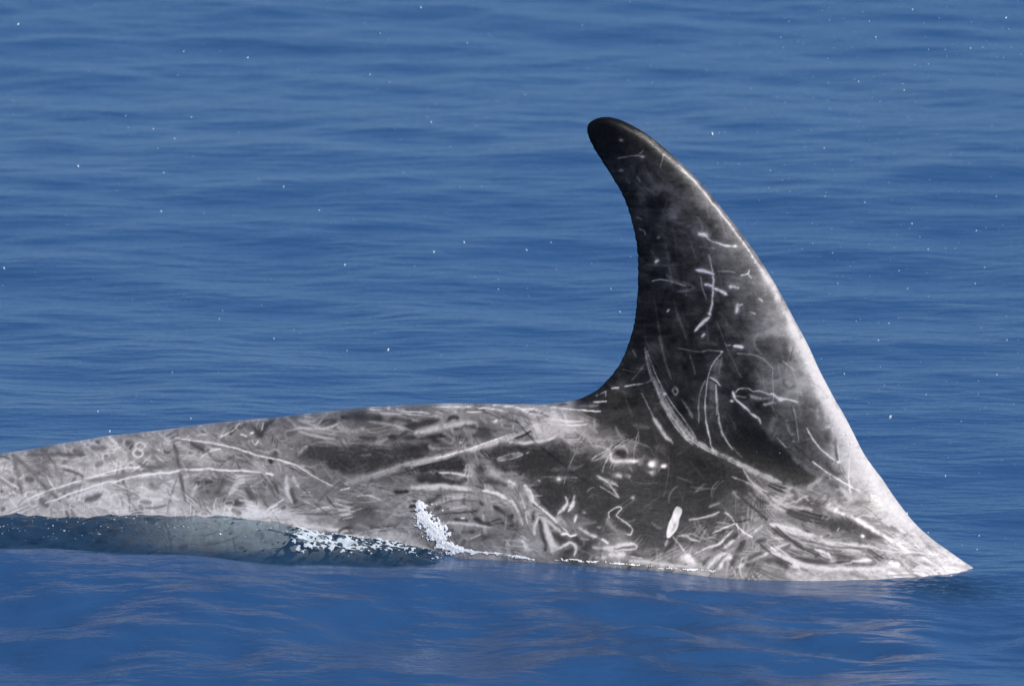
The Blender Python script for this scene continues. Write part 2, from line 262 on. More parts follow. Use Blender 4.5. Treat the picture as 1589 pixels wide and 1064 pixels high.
# lines: "@x0,y0[,scale]" starts a tracing window; "tone width opacity: x,y x,y ..." a scar; leading P a filled blotch, O a closed ring; the last window paints abrasion plus sunlight on the fin's front edge
SCARS_RIM_LIGHT = """
@440,620
P.27 70 .65: 230,470 900,480 1480,480 1440,570 1180,690 900,760 720,770 560,730 390,640 160,600
.27 70 .85: 600,180 800,170 950,190 1150,200 1300,210
.3 60 .8: 390,220 520,210
.3 40 .8: 780,390 950,390
.28 60 .85: 1080,380 1350,380
.28 70 .8: 1260,270 1400,260 1589,210
.27 60 .85: 1400,400 1589,370
.75 20 .7: 20,320 200,290 400,300 560,250
.65 60 .6: 560,290 720,330 820,290
.7 20 .6: 250,230 330,260 420,170
.6 40 .6: 1130,310 1250,290
.62 40 .7: 1400,330 1589,290
.42 45 .6: 80,500 110,520
.8 10 1: 60,490 90,505 110,480
.7 50 .6: 150,560 230,480
.5 12 .5: 640,455 1010,450
.5 30 .4: 800,570 900,565
.58 70 .85: 640,860 800,810 1000,760 1260,670 1589,600
.7 10 .6: 880,780 1280,650 1430,615
.28 14 .8: 1120,770 1290,730 1589,650
.35 18 .8: 60,690 180,750
.35 20 .7: 220,690 330,750
.88 13 1: 0,640 130,670 220,730 320,790 430,850 540,900
.38 24 .7: 540,880 600,840
.9 13 1: 580,930 680,905
.4 30 .7: 360,1040 480,930 560,870
.85 14 .9: 840,100 1100,90
.8 18 .9: 1150,90 1200,110 1400,130 1500,140
.8 14 .7: 1000,140 1300,150 1589,170
.38 30 .7: 980,830 1090,840
.27 44 .85: 1140,945 1280,945
.35 14 .5: 1010,990 1140,980
.8 12 .9: 740,990 880,980 1000,1030
.28 90 .8: 1400,810 1589,790
.75 60 .7: 1450,920 1589,900
.42 26 .6: 900,800 860,900
.36 60 .7: 80,920 110,1059
.75 40 .7: 100,790 150,900
.75 40 .6: 30,780 40,1000
.4 30 .6: 200,1000 260,1010
@0,640
.45 38 .85: 130,435 250,540 350,640 480,780 620,910
.5 44 .8: 150,440 160,560 190,700 220,830
.42 24 .85: 260,440 400,430 550,430 600,410
.4 27 .9: 600,420 700,430 880,437
.45 18 .8: 350,375 500,350 590,375 640,420
.45 70 .6: 380,540 440,560 500,650
.5 30 .6: 560,500 585,640
.4 22 .85: 650,585 740,600 830,640 850,665
.55 60 .6: 820,530 1000,510 1200,450
.47 44 .7: 920,360 1080,370
.77 28 .8: 620,545 800,570 850,610 1100,580 1380,500
.75 16 .6: 600,460 760,480 900,440
.72 14 .7: 980,440 1060,430 1120,390
.52 50 .7: 900,700 1100,670 1450,610
.52 34 .6: 560,830 850,730
O.8 18 .9: 1395,340 1440,300 1488,340 1440,380
.48 40 .8: 1405,412 1432,418
O.8 20 .9: 1366,415 1418,372 1470,415 1418,460
.5 40 .6: 1500,420 1589,400
.77 16 .8: 1480,470 1589,505
.42 28 .85: 1420,520 1500,545 1589,560
.42 60 .75: 870,900 960,880 1040,840
.8 24 .8: 700,900 800,850 1000,790 1100,800 1110,850 1050,900 960,925
.82 13 .9: 1200,740 1330,790 1450,850 1560,900
.5 12 .7: 1160,745 1300,800 1420,860
.82 13 .9: 1120,890 1200,840 1290,840
.45 40 .6: 1540,740 1570,745
.5 16 .8: 0,690 100,760 190,830
.86 15 1: 0,648 90,715 190,775
.9 15 1: 290,885 480,805 600,770 700,735 835,695
.93 17 1: 870,672 980,655 1100,612 1230,580 1330,565 1440,560
.93 15 1: 460,925 600,885 700,838 850,790 1090,715 1180,712 1300,672 1450,640 1589,628
@220,630
.42 46 .7: 0,620 120,630 240,610
.4 34 .85: 330,390 355,480 375,580 395,640
.42 34 .8: 390,690 415,800 430,900 450,970
.4 14 .8: 880,385 1050,435 1200,480 1400,530 1589,570
.38 16 .7: 900,430 1050,480 1150,515
.35 44 .8: 510,370 560,410 640,460
.45 30 .6: 690,400 820,420
.45 24 .7: 480,280 550,320
.4 40 .6: 860,200 960,190
.35 30 .7: 1000,230 1080,165
.45 25 .7: 820,330 920,400
.3 54 .8: 1160,230 1210,300 1270,200 1340,150
.4 44 .7: 1480,180 1520,180
.38 30 .7: 1500,410 1589,430
.45 54 .6: 1230,420 1330,400
.68 60 .6: 1170,590 1190,590
.64 60 .5: 700,520 900,480 1000,530
.36 64 .75: 820,790 780,880
.4 40 .6: 700,790 740,850
.38 64 .8: 1080,850 1130,940
.77 60 .7: 900,900 960,830 1040,760
.8 30 .7: 1000,960 1140,990
.36 60 .75: 1530,880 1570,980
.77 40 .7: 1480,760 1500,900 1540,990
.4 40 .6: 1390,790 1420,800
.5 50 .6: 500,750 520,775
.76 40 .6: 520,930 560,800
.5 60 .6: 110,825 150,835
.5 30 .5: 200,760 300,820
.8 40 .6: 30,870 200,900 380,960
.77 16 .7: 0,440 50,410
.82 14 .9: 150,440 190,455
.48 40 .6: 60,470 180,480
.45 14 .7: 420,625 600,625 820,640
.45 16 .6: 430,680 800,670 1200,700
.92 14 1: 340,320 480,345 650,365 760,385 900,415 1050,460 1200,510 1400,550 1589,600
.95 20 1: 0,712 150,690 300,680 400,655
.95 20 1: 410,645 560,650 700,642 860,660 1000,665 1120,672 1215,680
.95 22 1: 1265,685 1350,705
.85 13 .9: 560,295 680,290
.85 12 .9: 710,437 810,437
.87 13 .9: 800,315 900,270 970,220 1000,170
.87 14 .9: 1010,285 1080,310
.85 13 .9: 1130,360 1165,390 1200,360
.88 24 .9: 1122,275 1140,272
.77 14 .8: 1230,250 1250,170
.75 13 .8: 1200,140 1180,190
.87 13 .9: 1300,1050 1460,955
@640,620
P.25 50 .7: 880,470 1150,460 1300,450 1480,390 1589,440 1589,780 1300,760 1100,740 900,720 800,650 830,520
P.25 20 .8: 80,700 320,640 500,600 550,680 500,740 280,720 100,740
.25 44 .8: 0,250 150,240 270,215
.25 38 .8: 360,210 410,180 470,190
.25 44 .85: 440,300 560,265 700,300 850,320
.3 80 .8: 640,370 760,340 850,330
.24 54 .8: 180,370 330,370
.24 60 .7: 200,400 330,470
.26 90 .8: 0,500 130,490
.27 50 .8: 0,580 120,570
.68 60 .75: 30,340 200,300 400,260 640,230
.6 40 .6: 170,480 280,520
.66 62 .85: 0,670 250,600 500,530 760,470 1000,390 1200,310
.25 22 .85: 0,715 150,670 300,640 480,590
.74 120 .8: 1250,270 1400,290 1589,330
.74 32 .8: 1000,440 1200,440 1400,410 1480,370
.28 20 .85: 1050,400 1130,370 1220,320
.92 10 1: 240,600 400,560 560,515 720,455 880,400 1050,340
.48 46 .9: 890,605 1000,580 1120,558
O.64 12 .8: 870,615 950,570 1060,548 1135,560 1060,595 950,620
.62 16 .8: 1175,550 1192,540
.67 14 .7: 290,750 450,760 570,780
.64 14 .6: 330,790 450,830 540,890
.3 44 .8: 80,810 230,840
.27 60 .8: 190,850 350,840 480,880
.28 80 .7: 690,700 710,800
.6 60 .6: 590,680 600,760
.64 80 .7: 780,690 850,770 1000,850 1060,880
.3 54 .75: 740,840 880,850 960,870
.78 42 .8: 0,910 200,890 400,900 560,930
.42 14 .7: 0,960 150,945 400,950 600,940
.8 32 .8: 740,930 860,960 960,1010
.35 20 .7: 830,900 930,960
.8 26 .8: 980,830 1060,870
.72 60 .7: 1150,880 1190,960 1230,1040
.32 54 .8: 220,1030 270,980
.55 14 .7: 1110,800 1150,800
.77 11 .9: 1290,825 1310,835
.62 34 .7: 1490,810 1510,810
.45 12 .6: 1400,790 1589,790
.32 14 .7: 620,90 760,130 900,190
.4 16 .7: 830,120 1000,200 1100,240
.38 20 .6: 900,170 1060,230
.25 24 .8: 1400,55 1589,45
.93 13 1: 240,72 400,78 600,80 750,85 850,100 980,120
.87 11 .9: 560,125 710,127
.87 11 .9: 0,120 200,140
.3 10 .7: 0,138 200,158
.93 13 1: 830,50 950,65 1060,75 1150,115 1230,145 1350,150
.92 13 1: 1090,90 1250,100 1330,130 1390,150 1480,155
.3 10 .7: 1200,125 1300,132 1340,145 1400,180
.92 13 1: 1410,75 1589,98
.82 12 .9: 1390,140 1480,160
.77 12 .8: 1450,200 1589,240
.96 28 1: 835,225 858,210
.95 14 1: 490,440 504,440
@640,720
P.25 36 .7: 1250,420 1300,380 1240,260 1330,220 1589,200 1589,450 1460,520 1330,440
.77 24 .8: 270,85 380,85 520,110 600,120
.25 54 .7: 90,170 250,170 420,190 510,215
.75 42 .8: 50,240 240,225 480,235 600,260
.4 14 .8: 0,280 130,265
.4 16 .7: 330,265 460,280 640,300
.8 22 .85: 720,270 830,290 920,330 1010,380
.4 14 .7: 680,290 800,310 900,350
.3 54 .8: 180,390 260,330
.74 30 .6: 350,330 500,330
.36 18 .8: 300,410 450,370 650,380
.7 30 .7: 380,460 520,440 600,450
.33 20 .85: 300,510 450,500 600,490 680,470
.3 40 .8: 700,395 720,410
.36 16 .7: 890,390 970,430
.28 54 .85: 840,430 930,500 1000,540 1030,520
.3 30 .8: 1010,630 1030,632
.28 44 .85: 430,570 560,580
.26 54 .85: 640,560 720,600 800,620
.92 14 1: 500,550 530,552
.75 36 .8: 270,615 430,600 600,615 800,650
.36 44 .7: 300,660 420,690
.33 44 .8: 530,700 620,690
.34 64 .8: 720,750 850,730
.72 16 .8: 580,770 700,720
.4 30 .6: 580,790 720,750
.4 34 .7: 230,540 280,520
.4 18 .85: 1010,310 1080,420 1150,560 1200,680
.75 20 .8: 1000,340 1080,480 1130,620
.75 18 .8: 1100,300 1150,420 1180,620
.4 30 .8: 1170,320 1180,440 1150,480
.77 26 .8: 1150,210 1210,280 1240,380
.28 36 .85: 1250,490 1240,560
.76 30 .85: 1290,540 1260,640 1250,720
.25 54 .88: 1310,580 1340,720 1370,880
.78 40 .85: 1350,580 1400,700 1450,820 1500,860
.3 40 .8: 1380,590 1430,650
.3 60 .8: 1440,700 1500,760 1589,790
.8 20 .95: 1230,370 1320,450 1450,560 1589,690
.35 9 .8: 1270,430 1400,540 1589,670
.82 14 .9: 1370,490 1500,590
.8 30 .8: 1130,780 1170,860
.5 40 .6: 1200,800 1250,760
.95 20 1: 1530,715 1589,710
.62 20 .8: 1260,325 1330,325
@840,740
.28 80 .7: 450,730 520,640
.3 100 .5: 200,640 300,640
.75 30 .85: 170,380 230,320 270,260 250,200
.75 34 .85: 340,190 320,290 280,350
.25 30 .7: 310,200 290,240
.85 20 .9: 296,295 304,293
.64 60 .8: 180,430 240,480
.35 40 .7: 230,420 270,460
.78 25 .9: 360,380 340,460
.73 40 .85: 390,520 470,570 560,610
.8 22 .85: 620,630 690,680
.5 46 .7: 680,420 720,500 800,550 860,580
.22 30 .85: 720,370 770,340
.25 30 .8: 750,430 830,490 890,540
.74 17 .9: 700,420 690,380 710,345 790,305 820,325 770,390 830,440 900,490 935,540 915,590 860,580
.6 30 .7: 580,510 600,510
.62 22 .8: 436,365 446,365
.64 26 .8: 934,208 946,212
.4 60 .5: 1090,300 1110,300
.68 12 .8: 600,90 720,160 800,215
.52 16 .7: 640,50 700,100 780,130
.56 20 .7: 580,10 700,30 790,90
P.82 8 1: 1370,320 1400,300 1440,330 1420,440 1370,560 1320,620 1285,610 1300,500 1340,400
.62 20 .6: 1380,470 1340,560
.58 24 .8: 1300,640 1270,700
.7 16 .85: 1350,610 1420,690 1470,770
.82 110 .85: 1490,820 1550,860
.76 46 .85: 530,720 700,730 860,690 960,690
.76 60 .8: 700,800 860,790
.35 18 .85: 740,745 880,720 950,715
.78 14 .85: 680,760 800,745 940,740 985,710 940,680 860,690
.28 44 .85: 930,790 1000,800
.93 11 1: 920,815 1030,835
.93 36 .95: 570,820 640,830
.76 52 .85: 30,450 60,580 100,700 120,780
.79 30 .85: 100,770 240,700 300,670 350,720 340,800
.3 40 .8: 250,770 310,740
.72 40 .7: 0,420 100,480 200,560
.8 20 .9: 0,330 90,410 160,470
.35 9 .8: 20,360 130,460 230,550
.52 60 .5: 1060,760 1200,740
.72 44 .7: 900,860 1100,870 1300,900 1500,920
.58 16 .8: 1440,600 1500,620 1589,650
.52 30 .7: 1490,590 1520,590
.93 20 1: 210,585 260,580 300,600 360,590
.72 9 .8: 400,625 490,640
@1020,740
.52 30 .7: 530,300 640,265
.47 22 .7: 330,440 560,400 620,360
.26 44 .8: 540,600 700,545
.3 48 .88: 580,740 700,660 820,580
.35 38 .8: 470,900 540,820
.3 62 .88: 770,900 820,780 890,660
.74 13 .9: 220,600 300,600 350,640 430,655
.62 14 .8: 320,580 390,575
.75 22 .85: 380,790 500,730 620,690 700,620 780,540
.76 50 .85: 520,930 600,840 690,780
.74 40 .8: 680,720 790,650
.78 36 .85: 640,930 690,850 750,830
.82 44 .85: 735,810 745,815
.45 24 .7: 690,920 700,860
.78 36 .85: 820,920 920,880 1040,820 1150,780
.28 54 .8: 930,900 980,890
.3 60 .7: 950,830 1060,780
.3 62 .8: 1100,860 1250,850 1320,920
.79 50 .85: 1160,770 1300,830 1450,910
.93 14 1: 1160,720 1220,750
.64 12 .8: 1100,890 1300,950
.75 16 .8: 690,360 740,390 790,460
.3 26 .7: 780,400 900,380
.58 24 .7: 870,415 890,415
.6 28 .7: 1000,430 1020,430
.3 18 .7: 880,250 1000,330 1080,420
.52 40 .7: 780,150 850,220
.57 26 .7: 980,80 1060,170 1180,260
.68 50 .7: 1180,290 1300,220 1400,180
.68 40 .7: 1250,300 1589,330
.3 50 .8: 1330,360 1450,400 1550,440
.76 44 .85: 1160,480 1300,530 1450,580 1589,600
.32 42 .85: 1180,520 1280,600 1400,660 1500,740
.72 30 .7: 1000,560 1080,500
.4 16 .7: 1480,640 1589,670
.73 30 .7: 1220,720 1350,680
.3 18 .7: 1280,780 1400,820
.35 22 .7: 1420,820 1589,850
.87 12 .95: 560,580 680,520 800,475
.94 14 1: 800,475 880,560 980,620
@1200,740
P.29 50 .7: 430,430 600,420 800,440 950,520 1120,630 950,620 780,590 600,560 450,500
.32 54 .8: 150,340 260,390 380,420
.57 30 .8: 360,120 430,60 490,30
.62 22 .7: 480,230 530,200
.36 13 .8: 250,260 400,245 470,210 500,165 545,170 560,210 510,260 400,285 270,280
.4 44 .7: 590,80 640,180 700,270
.3 48 .75: 560,40 660,100
.68 50 .7: 700,130 800,230
.34 64 .85: 870,260 1000,280
.4 34 .7: 950,150 980,180
.86 70 .8: 560,300 640,340
.86 42 .85: 640,350 800,400 950,490 1100,580 1250,670 1400,770
.74 11 .8: 500,430 520,400
.74 11 .8: 555,435 575,405
.74 11 .8: 655,550 675,520
.93 28 1: 915,600 925,603
.76 42 .85: 0,480 200,530 400,600 600,670 850,700 1080,730
.76 42 .8: 400,640 600,700 900,760
.4 12 .7: 500,630 700,690 900,730
.4 16 .7: 850,720 950,770
.34 32 .8: 100,600 200,660 300,720 450,760
.33 54 .85: 260,830 400,860 600,850
.36 18 .8: 440,720 560,750 700,760
.34 44 .8: 650,800 840,840
.4 44 .8: 660,880 850,900 1040,890
.8 30 .85: 430,740 560,790 600,850 650,880 800,880
.85 32 .85: 800,860 1010,850
.93 40 .9: 1200,880 1240,900 1290,890
.4 11 .8: 1140,770 1170,830
.77 52 .8: 0,780 150,840 300,900 500,930 900,940 1200,930
.3 60 .7: 30,860 150,920
.45 30 .6: 290,940 350,960
@1140,620
P.15 70 .65: 0,330 260,280 340,370 560,570 840,780 700,900 500,840 200,700 0,600
.25 80 .6: 950,400 960,330
.3 62 .8: 950,650 1000,740 1080,760
.47 70 .6: 400,200 380,330
.5 30 .6: 530,200 560,350
.35 22 .7: 560,530 700,650 850,780
.42 60 .6: 600,600 800,750 950,850
.24 12 .8: 540,330 600,450 700,540 800,640
.24 10 .8: 580,60 610,200 650,400
.62 9 .8: 600,60 630,200 660,430
.6 20 .7: 585,350 595,350
.57 20 .7: 595,430 605,430
.57 50 .5: 850,250 870,200
.28 22 .8: 1040,400 1040,550 1090,700 1150,820
.77 11 .8: 1060,420 1070,560 1090,700 1160,830
.58 40 .9: 0,650 150,720 300,790 460,845
.57 40 .8: 740,910 800,860 890,810
.93 17 1: 740,290 800,400 880,500 960,570 1030,625
.9 30 1: 1060,640 1070,640
.94 15 1: 800,635 900,710 1040,800 1170,880 1280,940
.88 13 .9: 1185,580 1170,800 1190,960
.78 11 .9: 430,385 480,440 530,490
.78 13 .9: 930,285 980,280
@840,600
.62 120 .7: 0,400 150,440 250,510
.58 60 .7: 420,500 600,550 740,560
.68 40 .8: 530,600 640,620 700,650
.75 40 .85: 700,680 740,760 860,760 980,770
.64 34 .8: 760,610 850,620 890,680
.22 76 .9: 790,675 835,690
.83 32 .9: 955,760 990,760
.69 15 .85: 660,660 600,690 520,745
.69 15 .85: 690,720 650,800 625,880
.86 70 .95: 1122,795 1138,797
.88 44 .95: 1250,812 1260,812
.63 50 .85: 1125,880 1135,880
.74 46 .85: 770,905 810,915
.45 80 .5: 730,890 750,890
.52 60 .5: 1050,720 1000,780
.64 18 .8: 905,925 915,915
.4 44 .6: 950,390 1100,420
.34 80 .6: 1180,610 1260,640
.52 32 .6: 380,200 500,200 580,190
.5 15 .85: 1030,70 1100,200 1150,310
.64 38 .9: 1150,320 1200,400 1260,490 1350,575
.6 46 .85: 1190,0 1240,120 1310,250 1400,400 1500,520 1589,590
.73 11 .85: 1180,20 1230,150 1300,290 1390,430 1480,530 1560,600
.7 11 .85: 1225,0 1280,120 1340,230 1430,370 1520,480 1589,550
.52 22 .8: 1460,150 1500,220 1545,300
O.52 13 .8: 1350,50 1380,20 1405,55 1380,85
.68 16 .8: 570,910 700,980 790,1020
.52 11 .7: 0,920 170,930 380,930
.78 46 .9: 175,945 185,945
.4 54 .5: 100,850 350,820
.72 11 .8: 0,255 150,285
.72 11 .8: 130,340 280,370
.96 15 1: 100,205 250,225 420,240 610,252
.96 13 1: 530,155 600,155 665,145
.85 14 .9: 566,90 576,86
.85 12 .9: 610,70 665,45
.92 14 .9: 720,15 800,10
.7 9 .7: 660,50 660,100
@960,520
.3 60 .5: 150,900 310,950
.38 24 .7: 410,20 450,150 490,300 540,450
.5 30 .9: 270,130 300,270 350,420 430,580 520,740 640,900 780,1050
.72 11 .9: 290,160 360,350 450,540 560,720 680,880 800,1059
.66 11 .9: 265,150 320,400 415,600 515,800 620,940 700,1050
.8 24 .9: 465,600 475,600
.88 13 1: 60,525 150,510 260,495
.52 15 .7: 270,490 340,460
.47 13 .6: 130,470 220,360 280,290
.52 9 .8: 40,350 180,380
.52 9 .7: 140,150 180,220
O.57 13 .8: 550,570 580,530 610,570 580,612
.44 26 .7: 650,650 700,730 760,850
.52 13 .9: 600,130 700,150 850,170 930,155 1060,170
.88 18 1: 1052,168 1068,168
.4 78 .8: 1030,260 990,360 960,500 950,700 960,850
.46 20 .7: 1060,220 1030,400
.82 12 1: 1060,180 990,260 940,350 920,420 905,500 890,640 890,760 900,900 940,1059
.8 12 1: 995,500 1000,640 1010,820
.53 17 .85: 1020,850 1050,980 1075,1040
.58 13 .9: 890,460 840,580 820,700 825,900
.88 16 1: 935,430 1000,470 1040,520
.12 9 .8: 940,448 1010,500
.55 44 .6: 1350,610 1450,650 1560,640
.62 30 .6: 1480,710 1560,700
.74 16 .9: 1200,590 1240,550 1330,550 1380,575 1450,570 1530,600 1589,610
.62 11 .8: 1210,620 1310,640
.85 26 .9: 1155,680 1165,680
.92 28 1: 1175,580 1190,630
.95 22 1: 1190,650 1270,720 1370,810 1440,860 1460,910
.94 24 1: 1180,110 1280,125
.63 13 .9: 1090,80 1110,110 1150,100
.58 13 .85: 1215,185 1340,195 1420,215 1500,245
.42 11 .8: 1100,110 1160,230 1260,430
.38 15 .7: 690,0 700,90
.42 15 .7: 730,200 770,330 790,410
@1140,500
P.28 60 .5: 230,200 400,150 560,160 560,260 520,380 400,440 320,380
P.29 60 .45: 700,700 800,700 860,820 950,960 980,1059 700,1059 680,850
.62 60 .7: 220,140 350,100 480,70
.7 80 .7: 560,60 600,150
.5 34 .6: 200,160 210,240 280,330
.57 15 .8: 300,380 400,480
.7 11 .85: 490,395 550,440 620,500
.63 11 .8: 390,500 390,600 400,720 390,830
.62 11 .7: 540,450 530,510
.3 32 .7: 490,610 560,680 620,640
.85 46 .9: 535,605 545,605
.57 30 .6: 640,680 700,600
.35 44 .6: 615,400 625,400
.3 16 .7: 600,250 570,400
.5 9 .8: 750,590 850,660
.42 15 .7: 820,630 860,660
.92 16 1: 740,320 700,345
.92 13 1: 820,515 855,495
.92 13 1: 745,395 755,420
.62 32 .7: 160,760 250,780 330,780
.62 24 .7: 300,850 420,820
.88 22 1: 380,730 450,780 550,790 650,825
.86 40 .9: 465,790 475,790
.52 30 .6: 740,870 800,900
.57 26 .6: 850,860 860,1000
@960,380
.4 34 .7: 480,300 560,360 700,400 770,450 600,480
.3 22 .7: 490,0 520,220 540,400
.26 22 .7: 330,50 390,150
.32 22 .7: 360,560 390,700 430,950 450,1050
.3 26 .7: 600,700 680,900 700,1000
.42 9 .8: 1000,780 1040,870 1090,1000
.52 60 .5: 1400,950 1500,920
.7 11 .95: 340,370 430,355 530,375 690,425
.9 24 1: 382,172 402,158
.74 15 .9: 930,110 950,200 965,280
.8 20 .95: 970,310 970,420 965,520 950,640 930,700
.85 34 .95: 928,705 934,705
.86 26 .95: 930,740 850,810 780,885
.88 26 .95: 880,405 960,420
.97 34 1: 990,445 1060,480 1110,515
.97 32 1: 800,260 900,275 980,300
.52 13 .8: 840,330 860,430 900,560
.7 9 .9: 1010,270 1130,270 1200,290
.88 15 1: 1255,310 1320,300 1345,260
.88 15 1: 1330,300 1365,345
.93 34 1: 1150,430 1220,440
.95 46 1: 1220,620 1215,680
.88 15 .95: 1240,620 1270,610
.85 17 .95: 1440,550 1480,580
.92 21 1: 1355,690 1400,715
.85 17 .9: 500,680 520,660
.85 22 .9: 860,940 880,920
@960,260
.4 90 .5: 350,260 430,220
.47 44 .6: 560,500 580,500
.42 50 .5: 990,600 1010,600
.95 40 1: 830,690 890,695
.93 21 1: 890,700 940,750 1020,775 1100,800 1200,805
.93 36 1: 1185,810 1195,810
.52 11 .85: 830,815 990,835
.52 13 .85: 930,890 950,1000
.52 15 .8: 180,505 240,540
.52 13 .8: 210,630 260,650 275,690
.52 22 .8: 405,720 415,720
.47 11 .8: 190,90 220,130
.42 9 .8: 270,200 340,250
.42 11 .8: 70,100 120,170
.6 10 .9: 640,30 700,75 760,95
.42 13 .8: 700,600 740,600
.42 15 .8: 540,650 580,660
.37 9 .8: 740,800 800,940
@860,160,4.09
.52 8 .9: 400,350 520,335 570,345
.65 15 .9: 555,340 565,340
.52 8 .9: 540,325 565,300
.72 13 .9: 690,330 700,330
.52 7 .9: 695,330 670,410
.62 7 .9: 700,330 800,400 880,470
.52 16 .8: 420,235 430,235
.5 16 .8: 420,430 430,430
.42 9 .8: 525,470 545,500
.36 50 .5: 600,450 660,560
.36 60 .5: 740,700 800,640
@869,559,3.11
.45 10 .6: 830,420 880,470
.6 20 .9: 560,290 620,360 700,415 780,455 880,505 980,550 1065,587
.72 6 .8: 560,300 620,375 700,430 780,468 880,516
.8 6 .95: 700,200 705,300 725,390 742,440
.7 7 .9: 755,140 765,260 785,350 830,430
.26 9 .8: 850,640 920,700 1000,770
.3 7 .7: 870,620 950,690
.28 9 .8: 1040,800 1120,870 1200,920 1300,960
.3 15 .8: 1130,950 1250,975 1400,970
.7 7 .8: 830,560 930,600 1000,660
.57 20 .6: 900,590 960,610
.66 9 .7: 880,520 930,590 1010,640
.3 12 .6: 1060,700 1150,740 1260,760
.68 8 .7: 1000,700 1100,690 1200,650
.35 7 .8: 1150,690 1240,675 1280,640 1300,655 1270,690 1200,700
.7 8 .8: 620,770 700,755 770,730
.66 6 .8: 640,840 700,860 760,835
.3 10 .7: 960,880 1030,940 1120,985
.74 8 .8: 1030,890 1130,960 1250,1005
.3 8 .7: 1200,870 1330,900 1480,905
.74 7 .8: 1240,860 1400,890 1530,900
.36 8 .7: 560,560 640,590
.7 7 .8: 190,560 240,600 285,660
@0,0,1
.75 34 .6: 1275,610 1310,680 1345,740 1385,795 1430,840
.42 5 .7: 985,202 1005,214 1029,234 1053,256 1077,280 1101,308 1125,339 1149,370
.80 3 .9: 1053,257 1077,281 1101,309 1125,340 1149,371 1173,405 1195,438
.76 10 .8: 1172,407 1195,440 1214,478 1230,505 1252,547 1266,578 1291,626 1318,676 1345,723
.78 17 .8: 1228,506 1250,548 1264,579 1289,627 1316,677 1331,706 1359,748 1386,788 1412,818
"""
OX, OY, PW, PH = -60, 150, 1710, 830
def paint_skin():
    yy, xx = np.mgrid[0:PH, 0:PW].astype(np.float32)
    X, Y = xx + OX, yy + OY
    pts = np.array([[float(v) for v in t.split(',')] for t in BASE.split()])
    # pigment drifts: warp before reading the base tones
    wx = 4 * value_noise(PH, PW, 16, 26, 1) + 2.2 * value_noise(PH, PW, 7, 11, 2)
    wy = 4 * value_noise(PH, PW, 14, 26, 3) + 1.8 * value_noise(PH, PW, 6, 11, 4)
    st = 2
    Xs, Ys = (X + wx)[::st, ::st], (Y + wy)[::st, ::st]
    num = np.zeros_like(Xs); den = np.zeros_like(Xs) + 1e-9
    for a, b, t in pts:
        d2 = (Xs - a) ** 2 + (Ys - b) ** 2
        w = np.exp(-d2 / (2 * 15.0 ** 2)) + 0.02 * np.exp(-d2 / (2 * 38.0 ** 2)) + 1e-5 / (1 + d2 / 4e4)
        num += w * t; den += w
    base = num / den
    fy, fx = np.arange(PH) / st, np.arange(PW) / st
    img = bilinear(base, np.repeat(fy[:, None], PW, 1), np.repeat(fx[None], PH, 0))
    # mottling
    n1 = value_noise(PH, PW, 5, 9, 11); n2 = value_noise(PH, PW, 2.4, 4, 12); n3 = value_noise(PH, PW, 11, 22, 13)
    rd = 1 - np.abs(value_noise(PH, PW, 9, 16, 14)) * 1.6
    img = img + (0.02 * n1 + 0.03 * n2 + 0.0 * n3 + 0.03 * rd - .01) * np.clip(img * 1.5 - .12, 0.15, .8)
    # dense old scarring: crisp spindle-shaped rakes, lighter or darker than the skin they cross
    r = np.random.default_rng(77)
    def spindle(cx, cy, ang, L, wd, bend, tone, op, crisp=3.0):
        a, b = int(cx - OX - L / 2 - 8), int(cx - OX + L / 2 + 8)
        c, d = int(cy - OY - L / 2 - 8), int(cy - OY + L / 2 + 8)
        if a < 0 or c < 0 or b > PW or d > PH: return
        s = (slice(c, d), slice(a, b))
        ca, sa = math.cos(ang), math.sin(ang)
        dx, dy = xx[s] + OX - cx, yy[s] + OY - cy
        u = dx * ca + dy * sa
        v = -dx * sa + dy * ca - bend * (u * u / L - L / 12)
        hw = np.maximum(wd * np.sqrt(np.clip(1 - (2 * u / L) ** 2, 0, 1)), 1e-3)
        al = np.exp(-np.minimum((np.abs(v) / np.maximum(hw, .55)) ** crisp, 40)) * op * smoothstep(L / 2, L / 2 - 3, np.abs(u))
        img[s] = img[s] * (1 - al) + tone * al
    def at_img(cx, cy): return img[int(np.clip(cy - OY, 0, PH - 1)), int(np.clip(cx - OX, 0, PW - 1))]
    for i in range(2100):
        cx = r.uniform(-20, 1480)
        top = np.interp(cx, [0, 340, 700, 900, 1100, 1300, 1480], [700, 655, 628, 640, 720, 770, 860])
        cy = top + (895 - top) * r.random()
        t0 = at_img(cx, cy)
        if t0 < .3 and r.random() < .86: continue
        if cx < 450: ang = r.choice([r.normal(-.25, .25), r.normal(.6, .25), r.normal(1.4, .3), r.normal(0, .3)])
        elif cx < 690: ang = r.choice([r.normal(-.3, .2), r.normal(.05, .15), r.normal(.6, .3)])
        elif cx < 900: ang = r.choice([r.normal(.1, .2), r.normal(.7, .3), r.normal(1.3, .3)])
        elif cx < 1180: ang = r.choice([r.normal(-.5, .3), r.normal(.3, .4), r.normal(-1.1, .3)])
        else: ang = r.choice([r.normal(.35, .2), r.normal(.55, .15), r.normal(.1, .2)])
        light = r.random() < (.55 if t0 > .45 else .85)
        L = r.gamma(3, 10) + 8; wd = r.choice([r.uniform(.5, .9), r.uniform(.9, 1.8), r.uniform(1.8, 3.4)], p=[.56, .31, .13])
        dl = r.uniform(.08, .24) if light else -r.uniform(.08, .25)
        n_par = r.choice([1, 2, 3], p=[.7, .2, .1]); gap = wd * 2.2 + r.uniform(1, 3); bend = r.normal(0, .35)
        for k_ in range(n_par):
            spindle(cx - math.sin(ang) * gap * k_, cy + math.cos(ang) * gap * k_, ang + r.normal(0, .04), L * r.uniform(.7, 1.1), wd, bend, np.clip(t0 + dl, .12, .93), r.uniform(.45, .9))
